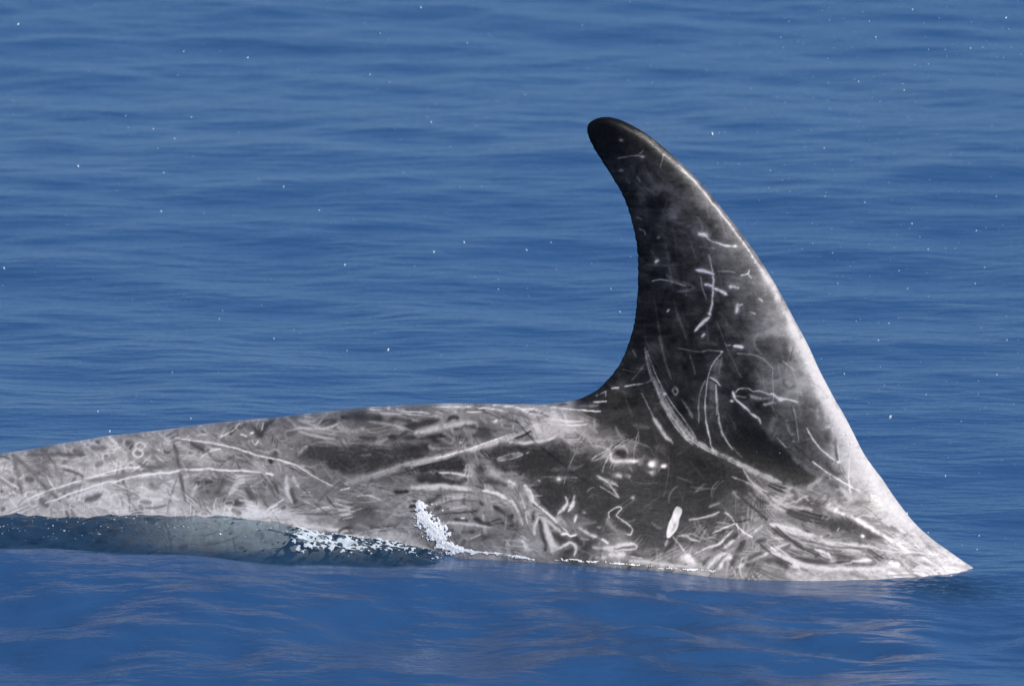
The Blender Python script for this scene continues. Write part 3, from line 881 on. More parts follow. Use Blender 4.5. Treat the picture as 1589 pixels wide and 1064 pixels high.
    for i in range(130):                                # healed ovals: darker heart, pale rim
        cx, cy = r.choice([r.uniform(0, 460), r.uniform(640, 1000), r.uniform(1150, 1350)], p=[.55, .25, .2]), r.uniform(660, 880)
        t0 = at_img(cx, cy)
        if t0 < .36: continue
        ang, L = r.normal(0, .7), r.uniform(8, 24); wd = L * r.uniform(.18, .32)
        spindle(cx, cy, ang, L * 1.35, wd * 1.5, 0, min(t0 + r.uniform(.05, .18), .9), .7, 4)
        spindle(cx, cy, ang, L, wd, 0, t0 - r.uniform(.1, .26), .8, 3)
    for i in range(260):                                # faint streaks on the fin
        cx, cy = r.uniform(950, 1300), r.uniform(220, 740)
        t0 = at_img(cx, cy)
        ang = r.choice([r.normal(1.25, .2), r.normal(.9, .3), r.normal(.05, .2)], p=[.55, .25, .2])
        spindle(cx, cy, ang, r.gamma(3, 11) + 8, r.uniform(.6, 2.4), r.normal(0, .3), np.clip(t0 + r.uniform(.03, .13) * (1 if r.random() < .75 else -.6), .08, .9), r.uniform(.35, .8))
    wob = value_noise(PH, PW, 6, 6, 21); fade = value_noise(PH, PW, 10, 10, 22); grain = value_noise(PH, PW, 1.6, 1.6, 23)
    jx = .45 * value_noise(PH, PW, 5, 5, 24); jy = .45 * value_noise(PH, PW, 5, 5, 25)
    x0 = y0 = 0.0; sc = 6.62
    for line in SCARS_RIM_LIGHT.strip().splitlines():
        line = line.strip()
        if line[0] == '@':
            v = [float(t) for t in line[1:].split(',')]
            x0, y0 = v[0], v[1]; sc = v[2] if len(v) > 2 else 6.62
            continue
        kind = line[0] if line[0] in 'PO' else ''
        head, body = line[len(kind):].split(':')
        tone, w, op = [float(t) for t in head.split()]
        op = min(1.0, op * 1.15)
        tone = np.clip(.5 + (tone - .5) * 1.08, .1, .97)
        p = np.array([[float(t) for t in q.split(',')] for q in body.split()]) / sc + (x0 - OX, y0 - OY)
        w = w / sc
        m = w * 1.5 + 4
        a, b = max(int(p[:, 0].min() - m), 0), min(int(p[:, 0].max() + m) + 1, PW)
        c, d = max(int(p[:, 1].min() - m), 0), min(int(p[:, 1].max() + m) + 1, PH)
        s = (slice(c, d), slice(a, b))
        gx, gy = xx[s] + jx[s] * min(1, .3 + w / 8), yy[s] + jy[s] * min(1, .3 + w / 8)
        if kind == 'P':
            q = spline(p, 4, True)
            f = poly_sdf(q, gx, gy) + wob[s] * min(2.0, w * .4)
            al = smoothstep(-.6 * w, .6 * w, f) * op * np.clip(1 + .12 * fade[s], 0, 1.1)
        else:
            q = spline(p, 6, kind == 'O')
            dd = np.full(gx.shape, 1e9); tt = np.zeros(gx.shape)
            nseg = len(q) - 1
            for i in range(nseg):
                ex, ey = q[i + 1] - q[i]
                t = np.clip(((gx - q[i][0]) * ex + (gy - q[i][1]) * ey) / (ex * ex + ey * ey + 1e-9), 0, 1)
                d2 = (gx - q[i][0] - t * ex) ** 2 + (gy - q[i][1] - t * ey) ** 2
                tt = np.where(d2 < dd, (i + t) / nseg, tt)
                dd = np.minimum(dd, d2)
            dd = np.sqrt(dd)
            length = np.hypot(*np.diff(q, axis=0).T).sum()
            if kind == 'O' or length < 2.2 * w: taper = 1.0
            else: taper = np.clip(.5 + np.minimum(tt, 1 - tt) * (5 if w > 3 else 9), .5, 1.0)
            hw = taper * np.maximum((.42 if w < 3 else .5) * w * (1 + .14 * wob[s]), .62)
            soft = 3.0 if w < 3 else 2.3
            streak = .10 * grain[s] + (.16 * wob[s] if w > 3 else 0)
            al = (np.exp(-(dd / hw) ** soft) + .12 * np.exp(-(dd / (hw * 2.2 + 1)) ** 2)) * op * np.clip(.90 + .16 * fade[s] + streak, 0, 1)
        al = np.clip(al, 0, 1)
        img[s] = img[s] * (1 - al) + tone * al
    # older, fainter curved rakes in small parallel sets over the flank
    r = np.random.default_rng(8)
    for i in range(0):
        cx, cy = r.uniform(0, 1480), r.uniform(640, 890)
        t0 = img[int(min(max(cy - OY, 0), PH - 1)), int(cx - OX)]
        if t0 < .34 and r.random() < .8: continue
        ang = r.normal(.1, .75) if cx < 700 or cx > 1150 else r.normal(.5, .6)
        L, bend = r.uniform(14, 60), r.normal(0, .12)
        n_par = 1 + int(r.random() < .3); gap = r.uniform(2.5, 6); wd = r.uniform(.7, 2.0); sg = 1 if r.random() < .7 else -1
        ca, sa = math.cos(ang), math.sin(ang)
        a, b = int(cx - OX - L / 2 - 22), int(cx - OX + L / 2 + 22)
        c, d = int(cy - OY - L / 2 - 22), int(cy - OY + L / 2 + 22)
        if a < 0 or c < 0 or b > PW or d > PH: continue
        s = (slice(c, d), slice(a, b))
        u = (xx[s] + OX - cx) * ca + (yy[s] + OY - cy) * sa + jx[s]
        v = -(xx[s] + OX - cx) * sa + (yy[s] + OY - cy) * ca + jy[s] - bend * u * u / L
        ends = smoothstep(L / 2, L / 2 - 6, np.abs(u))
        for k_ in range(n_par):
            al = np.exp(-((v - k_ * gap) / wd) ** 2) * ends * r.uniform(.3, .75) * np.clip(.9 + .3 * fade[s], 0, 1)
            img[s] = img[s] + al * sg * .17
            img[s] = img[s] - np.exp(-((v - k_ * gap - 1.9 * wd) / wd) ** 2) * ends * .05 * sg
    # fine random tooth rakes and flecks over the paler flank
    r = np.random.default_rng(5)
    for i in range(520):
        cx, cy = r.uniform(0, 1500), r.uniform(190, 890)
        ang = r.normal(0.15, .7); L = r.uniform(4, 26)
        ax, ay = cx - OX - L * math.cos(ang) / 2, cy - OY - L * math.sin(ang) / 2
        ex, ey = L * math.cos(ang), L * math.sin(ang)
        a, b = int(min(ax, ax + ex) - 4), int(max(ax, ax + ex) + 5)
        c, d = int(min(ay, ay + ey) - 4), int(max(ay, ay + ey) + 5)
        if a < 0 or c < 0 or b > PW or d > PH: continue
        s = (slice(c, d), slice(a, b))
        t = np.clip(((xx[s] - ax) * ex + (yy[s] - ay) * ey) / (L * L), 0, 1)
        dd = np.hypot(xx[s] - ax - t * ex, yy[s] - ay - t * ey)
        al = np.exp(-(dd / r.uniform(.7, 1.6)) ** 2) * r.uniform(.1, .4)
        sgn = 1 if r.random() < .62 else -1
        img[s] = img[s] + sgn * al * .35 * np.clip(img[s] * 1.4, .15, .7)
    img += grain * .016 
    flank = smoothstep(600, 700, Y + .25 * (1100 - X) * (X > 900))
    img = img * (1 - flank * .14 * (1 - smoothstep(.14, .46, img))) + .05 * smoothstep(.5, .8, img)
    fin = smoothstep(690, 600, Y) * smoothstep(900, 960, X)
    fine = value_noise(PH, PW, 1.5, 14, 41) + value_noise(PH, PW, 2.2, 24, 42)
    blot = value_noise(PH, PW, 14, 12, 43) + .7 * value_noise(PH, PW, 6, 6, 44)
    img = img + fin * (img < .6) * (.007 * fine + .034 * blot + .03) * smoothstep(185, 290, Y)
    img = img * (.87 + .13 * smoothstep(.12, .40, img))
    return np.clip(img, .05, .98)

def grow(a, step, end, rate=1.25):
    out = []
    s = step
    x = a
    sg = 1 if end > a else -1
    while (end - x) * sg > 0:
        s *= rate
        x += sg * s
        out.append(x)
    return np.array(out)

def build_dolphin():
    step = 0.00122
    gx = np.arange(-0.85, 0.80, step)
    gx = np.concatenate([grow(gx[0], step, RX[0] + .02, 1.08)[::-1], gx, grow(gx[-1], step, RX[-1] - .02, 1.08)])
    gx = gx[(gx > RX[0] + .01) & (gx < RX[-1] - .01)]
    gz = np.arange(-0.06, FIN_TIP + 0.006, step)
    gz = np.concatenate([grow(gz[0], step, -1.3, 1.08)[::-1], gz])
    Xg, Zg = np.meshgrid(gx, gz)
    NX, NZ = len(gx), len(gz)
    dfin = np.full(Xg.shape, -0.05)
    m = (Xg > -0.12) & (Xg < .80) & (Zg > -.14)
    dfin[m] = poly_sdf(FIN, Xg[m], Zg[m])
    def F(x, z, df):
        zt, dp = ridge(x), bdepth(x)
        return np.maximum(np.minimum(zt - z, z - (zt - dp)) * .93, df)
    f = F(Xg, Zg, dfin)
    ins = f > 0
    ins[:, [0, -1]] = False
    cell = ins[:-1, :-1] | ins[1:, :-1] | ins[:-1, 1:] | ins[1:, 1:]
    used = np.zeros(ins.shape, bool)
    used[:-1, :-1] |= cell; used[1:, :-1] |= cell; used[:-1, 1:] |= cell; used[1:, 1:] |= cell
    edge = used & ~ins
    ex, ez = Xg[edge].copy(), Zg[edge].copy()
    cap_x0, cap_x1 = gx[1], gx[-2]
    for _ in range(4):
        e = 2e-4
        def FF(x, z):
            d = np.full(x.shape, -0.05)
            mm = (x > -0.12) & (x < .80) & (z > -.14)
            d[mm] = poly_sdf(FIN, x[mm], z[mm])
            return F(x, z, d)
        f0 = FF(ex, ez)
        dx, dz = (FF(ex + e, ez) - f0) / e, (FF(ex, ez + e) - f0) / e
        g2 = np.maximum(dx * dx + dz * dz, .2)
        ex -= np.clip(f0 * dx / g2, -.1, .1); ez -= np.clip(f0 * dz / g2, -.1, .1)
        ex = np.clip(ex, cap_x0, cap_x1)
    Xg[edge], Zg[edge] = ex, ez
    y, yb = half_width(Xg, Zg, dfin)
    y = np.where(ins, np.maximum(y, 0.0004), 0.0)
    idx = np.full(ins.shape, -1, int)
    nu = int(used.sum())
    idx[used] = np.arange(nu)
    idb = idx.copy()
    nin = int(ins.sum())
    idb[ins] = nu + np.arange(nin)
    V = np.concatenate([np.column_stack([Xg[used], -y[used], Zg[used]]), np.column_stack([Xg[ins], y[ins], Zg[ins]])])
    c = np.nonzero(cell)
    q = lambda I: np.column_stack([I[c[0], c[1]], I[c[0], c[1] + 1], I[c[0] + 1, c[1] + 1], I[c[0] + 1, c[1]]])
    faces = np.concatenate([q(idx), q(idb)[:, ::-1]])
    # drop back faces that coincide with front ones (all four corners on the rim)
    return V, faces

skin, nt, bsdf = new_mat('wet_scarred_skin')
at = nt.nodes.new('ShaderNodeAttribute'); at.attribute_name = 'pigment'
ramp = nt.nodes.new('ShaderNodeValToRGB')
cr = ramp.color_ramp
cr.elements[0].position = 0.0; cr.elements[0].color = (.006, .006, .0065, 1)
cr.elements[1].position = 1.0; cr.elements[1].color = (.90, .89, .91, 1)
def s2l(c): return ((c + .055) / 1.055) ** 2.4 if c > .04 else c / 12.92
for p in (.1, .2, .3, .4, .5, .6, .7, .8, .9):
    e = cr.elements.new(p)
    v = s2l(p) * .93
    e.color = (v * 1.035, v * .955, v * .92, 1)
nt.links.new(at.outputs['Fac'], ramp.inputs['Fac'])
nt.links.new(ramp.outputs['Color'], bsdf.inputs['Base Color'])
bsdf.inputs['Roughness'].default_value = .40
bsdf.inputs['Specular IOR Level'].default_value = .15
bsdf.inputs['Coat Weight'].default_value = .015
bsdf.inputs['Coat Roughness'].default_value = .10
tc = nt.nodes.new('ShaderNodeTexCoord')
nz = nt.nodes.new('ShaderNodeTexNoise'); nz.inputs['Scale'].default_value = 95; nz.inputs['Detail'].default_value = 5
mp = nt.nodes.new('ShaderNodeMapping'); mp.inputs['Scale'].default_value = (.5, 1, 1.2)
nt.links.new(tc.outputs['Object'], mp.inputs['Vector']); nt.links.new(mp.outputs[0], nz.inputs['Vector'])
mx = nt.nodes.new('ShaderNodeMath'); mx.operation = 'MULTIPLY_ADD'; mx.inputs[1].default_value = .35
nt.links.new(at.outputs['Fac'], mx.inputs[0]); nt.links.new(nz.outputs['Fac'], mx.inputs[2])
bp = nt.nodes.new('ShaderNodeBump'); bp.inputs['Strength'].default_value = .35; bp.inputs['Distance'].default_value = .0022
nt.links.new(mx.outputs[0], bp.inputs['Height'])
nt.links.new(bp.outputs[0], bsdf.inputs['Normal']); nt.links.new(bp.outputs[0], bsdf.inputs['Coat Normal'])

# ------------------------------------------------------------------ sea
def flank_y(x, z):
    """half width of the body at height z"""
    u, zt, dp = body_level(x, z)
    q = np.clip(1 - np.abs(u) ** 2.15, 0, None)
    return bwidth(x) * q ** section_power(x, u)

def build_sea():
    st = 0.0056
    gx = np.arange(-1.15, 1.15, st)
    gx = np.concatenate([grow(gx[0], st, -9000, 1.16)[::-1], gx, grow(gx[-1], st, 9000, 1.16)])
    g1 = np.concatenate([np.arange(-1.5, -.30, .0058), np.arange(-.30, -.09, .0021), np.arange(-.09, .12, .0058)])
    g2 = [g1[-1]]
    s = .0058
    while g2[-1] < 11.5:
        s = min(s * 1.02, .0145); g2.append(g2[-1] + s)
    g2 = np.array(g2[1:])
    gy = np.concatenate([grow(g1[0], .0058, -9000, 1.13)[::-1], g1, g2, grow(g2[-1], s, 20000, 1.16)])
    sx = np.gradient(gx); sy = np.gradient(gy)
    r = np.random.default_rng(21)
    Z = np.zeros((len(gy), len(gx)))
    def add(lam, th, slope, ph):
        k = 2 * math.pi / lam
        kx, ky = k * math.sin(th), k * math.cos(th)
        ax = np.clip(lam / (3.2 * np.abs(sx)) - 1, 0, 1); ay = np.clip(lam / (3.2 * np.abs(sy)) - 1, 0, 1)
        A = slope / k
        a, b = kx * gx, ky * gy + ph
        nonlocal Z
        Z += A * (np.outer(np.sin(b) * ay, np.cos(a) * ax) + np.outer(np.cos(b) * ay, np.sin(a) * ax))
    n = 150
    for i in range(n):
        lam = math.exp(r.uniform(math.log(.06), math.log(.65)))
        th = r.normal(0.15, .95)
        sl = WAVE_SLOPE * math.sqrt(2 / n) * (0.65 + .35 * min(1, lam / .3))
        add(lam, th, sl, r.uniform(0, 6.28))
    for lam, sl in ((3.1, .012), (5.3, .012), (9.0, .012)):
        add(lam, r.normal(.2, .4), sl, r.uniform(0, 6.28))
    Xg, Yg = np.meshgrid(gx, gy)
    near = np.exp(-((Xg / 1.3) ** 4)) * np.exp(-((Yg + .25) / .75) ** 4)
    Z *= (1 + 1.6 * np.exp(-((Yg + .95) / .60) ** 6) * np.exp(-(Xg / 1.5) ** 4)) * (1 - .1 * np.exp(-((Yg + .12) / .24) ** 2) * np.exp(-(Xg / 1.1) ** 6))
    # water heaped up against the body on the camera side, sloping down towards the head
    lvl = pchip(XP([-1500, -300, 0, 350, 500, 650, 820, 1000, 1100, 1300, 1500, 1700, 2300]),
                [.03, .062, .067, .065, .059, .051, .042, .029, .019, .003, -.003, -.001, 0], np.clip(gx, -2.2, 1.5))
    lvl = lvl * np.exp(-(np.clip(np.abs(gx) - 1.2, 0, None)) ** 2)
    fall = np.where(gy > -.28, np.exp(-((gy + .28) / .30) ** 2), np.exp(-(np.abs(gy + .28) / .50) ** 1.6))
    Z += np.outer(fall, lvl)
    Z -= .034 * (smoothstep(-.3, -1.15, Yg) * np.exp(-(np.clip(-1.3 - Yg, 0, None) / 1.5) ** 2)) * np.exp(-(Xg / 3.0) ** 4)
    # steeper ripples just off the flank below the fin
    rq = np.random.default_rng(15)
    rip = np.zeros_like(Z)
    for i in range(14):
        lam = rq.uniform(.06, .26); k = 2 * math.pi / lam; th = rq.normal(.05, .22)
        a, b = k * math.sin(th) * gx, k * math.cos(th) * gy + rq.uniform(0, 6.28)
        rip += .22 * math.sqrt(2 / 14) / k * (np.outer(np.sin(b), np.cos(a)) + np.outer(np.cos(b), np.sin(a)))
    Z += rip * np.exp(-((Xg - XP(1140)) / .22) ** 4) * np.exp(-((Yg + .62) / .26) ** 4)
    # sheet of water running over the tail stock: a steep little front
    xs = np.clip(gx, -1.6, 1.5)
    A = pchip(XP([-900, -300, 0, 200, 330, 430, 500, 580, 660, 720, 900]), [0, .03, .046, .047, .045, .036, .030, .024, .012, 0, 0], np.clip(gx, XP(-900), XP(900)))
    yf = flank_y(xs, np.full(xs.shape, .06))
    edge = -(yf + .040 + .010 * np.sin(gx * 11) + .003 * np.sin(gx * 31 + 1))
    T = (Yg - edge[None]) / .017
    sig = 1 / (1 + np.exp(-np.clip(T, -30, 30)))
    front = np.exp(-((Yg - edge[None] - .03) / .05) ** 2)
    hump = A[None] * sig * np.exp(-np.clip((Yg - .05) / .2, 0, None) ** 2)
    # boil: fine chop on the sheet
    boil = np.zeros_like(Z)
    rr = np.random.default_rng(4)
    for i in range(70):
        lam = math.exp(rr.uniform(math.log(.010), math.log(.045)))
        k = 2 * math.pi / lam; th = rr.normal(0, .38)
        a, b = k * math.sin(th) * gx, k * math.cos(th) * gy + rr.uniform(0, 6.28)
        ok = (np.abs(sx) < lam / max(2.6 * abs(math.sin(th)), .2)), (np.abs(sy) < lam / 2.6)
        boil += .42 * math.sqrt(2 / 70) / k * (np.outer(np.sin(b) * ok[1], np.cos(a) * ok[0]) + np.outer(np.cos(b) * ok[1], np.sin(a) * ok[0]))
    on = smoothstep(.004, .06, sig) * smoothstep(.002, .012, A)[None] * np.exp(-np.clip((Yg - .0) / .1, 0, None) ** 2)
    head = np.exp(-((Xg - XP(1460)) / .09) ** 2) * np.exp(-((Yg + .20) / .12) ** 2) * .8
    foot = np.exp(-((Yg - edge[None] + .02) / .03) ** 2) * smoothstep(.002, .012, A)[None] * .25
    Z -= .012 * np.exp(-((Yg - edge[None] + .05) / .028) ** 2) * smoothstep(.002, .03, A)[None]
    Z += hump + boil * (np.clip(on + foot, 0, 1.2) + 1.3 * head)
    # how thin the water lies over the body
    fy = flank_y(np.clip(Xg, RX[0] + .02, RX[-1] - .02), Z)
    thick = np.clip(np.abs(Yg) - fy, 0, None) * .75
    thin = np.exp(-thick / .12) * (Yg < .02) * smoothstep(.0, .01, A)[None] * (Xg > -1.2)
    thin *= smoothstep(.02, .25, sig)
    thin *= pchip(XP([-900, 0, 150, 260, 340, 480, 600, 720, 900]), [.1, .16, .28, .65, .95, .85, .5, .4, .1], np.clip(gx, XP(-900), XP(900)))[None]
    turb = np.clip(on + head, 0, 1)
    NY, NX = Z.shape
    I = np.arange(NY * NX).reshape(NY, NX)
    faces = np.column_stack([I[:-1, :-1].ravel(), I[:-1, 1:].ravel(), I[1:, 1:].ravel(), I[1:, :-1].ravel()])
    V = np.column_stack([Xg.ravel(), Yg.ravel(), Z.ravel()])
    return V, faces, thin.ravel(), turb.ravel(), (gx, gy, Z)

WAVE_SLOPE = 0.048
water, nt, bsdf = new_mat('sea_water')
bsdf.inputs['Base Color'].default_value = (.027, .086, .212, 1)
bsdf.inputs['Roughness'].default_value = .20
bsdf.inputs['IOR'].default_value = 1.333
bsdf.inputs['Specular IOR Level'].default_value = .5
tc = nt.nodes.new('ShaderNodeTexCoord')
def noise(scale, vec, detail=3, stretch=None):
    n = nt.nodes.new('ShaderNodeTexNoise'); n.inputs['Scale'].default_value = scale; n.inputs['Detail'].default_value = detail
    if stretch:
        m = nt.nodes.new('ShaderNodeMapping'); m.inputs['Scale'].default_value = stretch
        nt.links.new(vec, m.inputs['Vector']); vec = m.outputs[0]
    nt.links.new(vec, n.inputs['Vector'])
    return n.outputs['Fac']
b1 = nt.nodes.new('ShaderNodeBump'); b1.inputs['Strength'].default_value = 1.0; b1.inputs['Distance'].default_value = .0065
nt.links.new(noise(16, tc.outputs['Object'], 4, (.7, 1.5, 1)), b1.inputs['Height'])
turb_at = nt.nodes.new('ShaderNodeAttribute'); turb_at.attribute_name = 'turbulence'
b2 = nt.nodes.new('ShaderNodeBump'); b2.inputs['Distance'].default_value = .005
ms = nt.nodes.new('ShaderNodeMath'); ms.operation = 'MULTIPLY'; ms.inputs[1].default_value = .95
nt.links.new(turb_at.outputs['Fac'], ms.inputs[0]); nt.links.new(ms.outputs[0], b2.inputs['Strength'])
nt.links.new(noise(85, tc.outputs['Object'], 4, (.32, 1, 2.0)), b2.inputs['Height'])
nt.links.new(b1.outputs[0], b2.inputs['Normal'])
nt.links.new(b2.outputs[0], bsdf.inputs['Normal'])
wc = nt.nodes.new('ShaderNodeMix'); wc.data_type = 'RGBA'
wc.inputs[6].default_value = bsdf.inputs['Base Color'].default_value; wc.inputs[7].default_value = (.018, .050, .100, 1)
nt.links.new(turb_at.outputs['Fac'], wc.inputs[0]); nt.links.new(wc.outputs[2], bsdf.inputs['Base Color'])
wr = nt.nodes.new('ShaderNodeMapRange'); wr.inputs[3].default_value = .20; wr.inputs[4].default_value = .06
nt.links.new(turb_at.outputs['Fac'], wr.inputs[0]); nt.links.new(wr.outputs[0], bsdf.inputs['Roughness'])
# thin sheet: partly see-through below its reflection
thin_at = nt.nodes.new('ShaderNodeAttribute'); thin_at.attribute_name = 'thin_sheet'
tr = nt.nodes.new('ShaderNodeBsdfTransparent'); tr.inputs['Color'].default_value = (.86, .93, .93, 1)
mm = nt.nodes.new('ShaderNodeMath'); mm.operation = 'MULTIPLY'; mm.inputs[1].default_value = .85
nt.links.new(thin_at.outputs['Fac'], mm.inputs[0])
mix = nt.nodes.new('ShaderNodeMixShader')
nt.links.new(mm.outputs[0], mix.inputs[0]); nt.links.new(bsdf.outputs[0], mix.inputs[1]); nt.links.new(tr.outputs[0], mix.inputs[2])
out = next(n for n in nt.nodes if n.type == 'OUTPUT_MATERIAL')
nt.links.new(mix.outputs[0], out.inputs['Surface'])

V, faces, thin, turb, (SGX, SGY, SZ) = build_sea()
sea = mesh_from('sea', V, faces, water)
for nm, arr in (('thin_sheet', thin), ('turbulence', turb)):
    a = sea.data.attributes.new(nm, 'FLOAT', 'POINT')
    a.data.foreach_set('value', arr.astype(np.float32))
sea['kind'] = 'structure'
sea['label'] = 'rippled deep blue sea surface heaped against the dolphin'

def sea_z(x, y):
    ix = np.clip(np.interp(x, SGX, np.arange(len(SGX))), 0, len(SGX) - 1.01)
    iy = np.clip(np.interp(y, SGY, np.arange(len(SGY))), 0, len(SGY) - 1.01)
    return bilinear(SZ, np.asarray(iy), np.asarray(ix))

# ------------------------------------------------------------------ dolphin
V, faces = build_dolphin()
dolphin = mesh_from('dolphin', V, faces, skin)
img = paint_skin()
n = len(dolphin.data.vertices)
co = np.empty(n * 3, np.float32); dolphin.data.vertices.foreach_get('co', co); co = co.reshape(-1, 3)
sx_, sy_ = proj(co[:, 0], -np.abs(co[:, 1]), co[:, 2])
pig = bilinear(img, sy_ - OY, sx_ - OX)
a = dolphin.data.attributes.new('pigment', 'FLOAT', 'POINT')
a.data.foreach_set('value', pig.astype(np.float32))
tag(dolphin, 'grey dolphin with tall dark dorsal fin and white scratch scars, surfacing from the sea', 'dolphin')

# ------------------------------------------------------------------ foam and spray
foam, nt, bsdf = new_mat('white_foam')
bsdf.inputs['Base Color'].default_value = (.98, .97, .955, 1)
bsdf.inputs['Roughness'].default_value = .35
bsdf.inputs['Subsurface Weight'].default_value = .3
bsdf.inputs['Subsurface Radius'].default_value = (.01, .01, .01)
n = nt.nodes.new('ShaderNodeTexNoise'); n.inputs['Scale'].default_value = 400
b = nt.nodes.new('ShaderNodeBump'); b.inputs['Strength'].default_value = .3; b.inputs['Distance'].default_value = .001
nt.links.new(n.outputs['Fac'], b.inputs['Height']); nt.links.new(b.outputs[0], bsdf.inputs['Normal'])

def ico(sub=True):
    t = (1 + 5 ** .5) / 2
    v = np.array([(-1, t, 0), (1, t, 0), (-1, -t, 0), (1, -t, 0), (0, -1, t), (0, 1, t), (0, -1, -t), (0, 1, -t), (t, 0, -1), (t, 0, 1), (-t, 0, -1), (-t, 0, 1)], float)
    v /= np.linalg.norm(v[0])
    f = [(0, 11, 5), (0, 5, 1), (0, 1, 7), (0, 7, 10), (0, 10, 11), (1, 5, 9), (5, 11, 4), (11, 10, 2), (10, 7, 6), (7, 1, 8),
         (3, 9, 4), (3, 4, 2), (3, 2, 6), (3, 6, 8), (3, 8, 9), (4, 9, 5), (2, 4, 11), (6, 2, 10), (8, 6, 7), (9, 8, 1)]
    if not sub: return v, np.array(f)
    vs = [tuple(q) for q in v]; cache = {}
    def mid(i, j):
        key = (min(i, j), max(i, j))
        if key not in cache:
            m = (np.array(vs[i]) + np.array(vs[j])) / 2
            vs.append(tuple(m / np.linalg.norm(m))); cache[key] = len(vs) - 1
        return cache[key]
    f2 = []
    for a, b, c in f:
        p, q, r = mid(a, b), mid(b, c), mid(c, a)
        f2 += [(a, p, r), (b, q, p), (c, r, q), (p, q, r)]
    return np.array(vs), np.array(f2)
IV1, IF1 = ico()
IV0, IF0 = ico(False)
IV, IF = IV1, IF1
def blobs(name, centres, radii, mat, squash=(1, 1, 1), low=False):
    IV, IF = (IV0, IF0) if low else (IV1, IF1)
    r = np.random.default_rng(len(centres))
    Vs, Fs = [], []
    for i, (c, rad) in enumerate(zip(centres, radii)):
        s = np.array(squash) * (1 + .25 * r.standard_normal(3)).clip(.5, 1.6)
        Vs.append(IV * s * rad * (1 + .08 * r.standard_normal((len(IV), 1))) + c)
        Fs.append(IF + i * len(IV))
    return mesh_from(name, np.concatenate(Vs), np.concatenate(Fs), mat)

def surf_point(px, py, y):
    x, z = unproj(px, py, y)
    return np.array([x, y, z])

# splash thrown up against the flank: a torn sheet of foam hugging the skin, and its flung drops
r = np.random.default_rng(31)
def on_flank(px, py, lift):
    px, py = np.atleast_1d(np.asarray(px, float)), np.atleast_1d(np.asarray(py, float))
    y0 = np.full(px.shape, -.2)
    for _ in range(4):
        x0, z0 = unproj(px, py, y0)
        y0 = -flank_y(x0, z0)
    x0, z0 = unproj(px, py, y0 - lift)
    return np.column_stack([x0, y0 - lift, z0])

def foam_sheet(box, step, field, lift_k):
    """patch of foam: cells of the flank where the field is positive, thickness from the field"""
    gx, gy = np.arange(box[0], box[2], step), np.arange(box[1], box[3], step)
    X, Y = np.meshgrid(gx, gy)
    f = field(X, Y)
    keep = f > 0
    cell = keep[:-1, :-1] & keep[1:, :-1] & keep[:-1, 1:] & keep[1:, 1:]
    used = np.zeros(keep.shape, bool)
    used[:-1, :-1] |= cell; used[1:, :-1] |= cell; used[:-1, 1:] |= cell; used[1:, 1:] |= cell
    idx = np.full(keep.shape, -1); idx[used] = np.arange(used.sum())
    V = on_flank(X[used], Y[used], .0006 + lift_k * np.sqrt(np.maximum(f[used], 0)))
    c = np.nonzero(cell)
    F = np.column_stack([idx[c[0], c[1]], idx[c[0], c[1] + 1], idx[c[0] + 1, c[1] + 1], idx[c[0] + 1, c[1]]])
    return V, np.concatenate([F[:, [0, 2, 1]], F[:, [0, 3, 2]]])

def path_field(path, wid, X, Y):
    best = np.full(X.shape, -9.0)
    for (a, b), w in zip(path, wid):
        best = np.maximum(best, 1 - np.hypot(X - a, (Y - b) * 1.15) / w)
    return best

def drops_mesh(cs, rs, shape=(1, 1, 1)):
    V, F = [], []
    for i, (c, rad) in enumerate(zip(cs, rs)):
        V.append(IV0 * rad * (.7 + .6 * r.random(3)) * np.array(shape) + c); F.append(IF0 + i * len(IV0))
    return np.concatenate(V), np.concatenate(F)

def join(a, b):
    return np.concatenate([a[0], b[0]]), np.concatenate([a[1], b[1] + len(a[0])])

spine = spline([(649, 781), (653, 791), (660, 803), (671, 817), (680, 832), (692, 845), (716, 853)], 10)
wid = np.interp(np.arange(len(spine)), np.linspace(0, len(spine) - 1, 7), [6, 11, 16, 15, 13, 11, 5])
def splash_field(X, Y):
    h, w = X.shape
    n = .26 * value_noise(h, w, 9, 16, 51) + .2 * value_noise(h, w, 4, 5, 52) + .12 * value_noise(h, w, 2.5, 2.5, 53)
    return path_field(spine, wid, X, Y) + .02 + n
cs, rs = [], []
for i in range(600):
    k = r.integers(len(spine))
    off = r.normal(0, .62, 2) + (-.12, -.1)
    if np.hypot(*off) < .75: continue
    q = spine[k] + off * np.array([wid[k], wid[k] * .8])
    cs.append(on_flank(q[0], q[1], .001 + abs(r.normal(0, .004)))[0])
    rs.append(.0010 * math.exp(-.6 * np.hypot(*off)) * r.uniform(.3, 1.1))
splash = mesh_from('foam_splash', *join(foam_sheet((625, 760, 735, 862), .5, splash_field, .0012), drops_mesh(cs, rs)), foam)
tag(splash, 'bright white burst of foam thrown up against the dolphin flank', 'splash')

# white foam line along the waterline beyond it
line = spline([(704, 851), (740, 855), (770, 859), (800, 863), (828, 867)], 16)
lw = np.interp(np.arange(len(line)), [0, len(line) * .5, len(line) - 1], [3.4, 3.0, 1.6])
def line_field(X, Y):
    h, w = X.shape
    return path_field(line, lw, X, Y) - .1 + .4 * value_noise(h, w, 4, 18, 61) + .3 * value_noise(h, w, 2.5, 4, 62)
foam_line = mesh_from('waterline_streak', *foam_sheet((690, 840, 840, 876), .5, line_field, .0005), foam)
tag(foam_line, 'thin white foam streak along the waterline under the dolphin flank', 'foam')

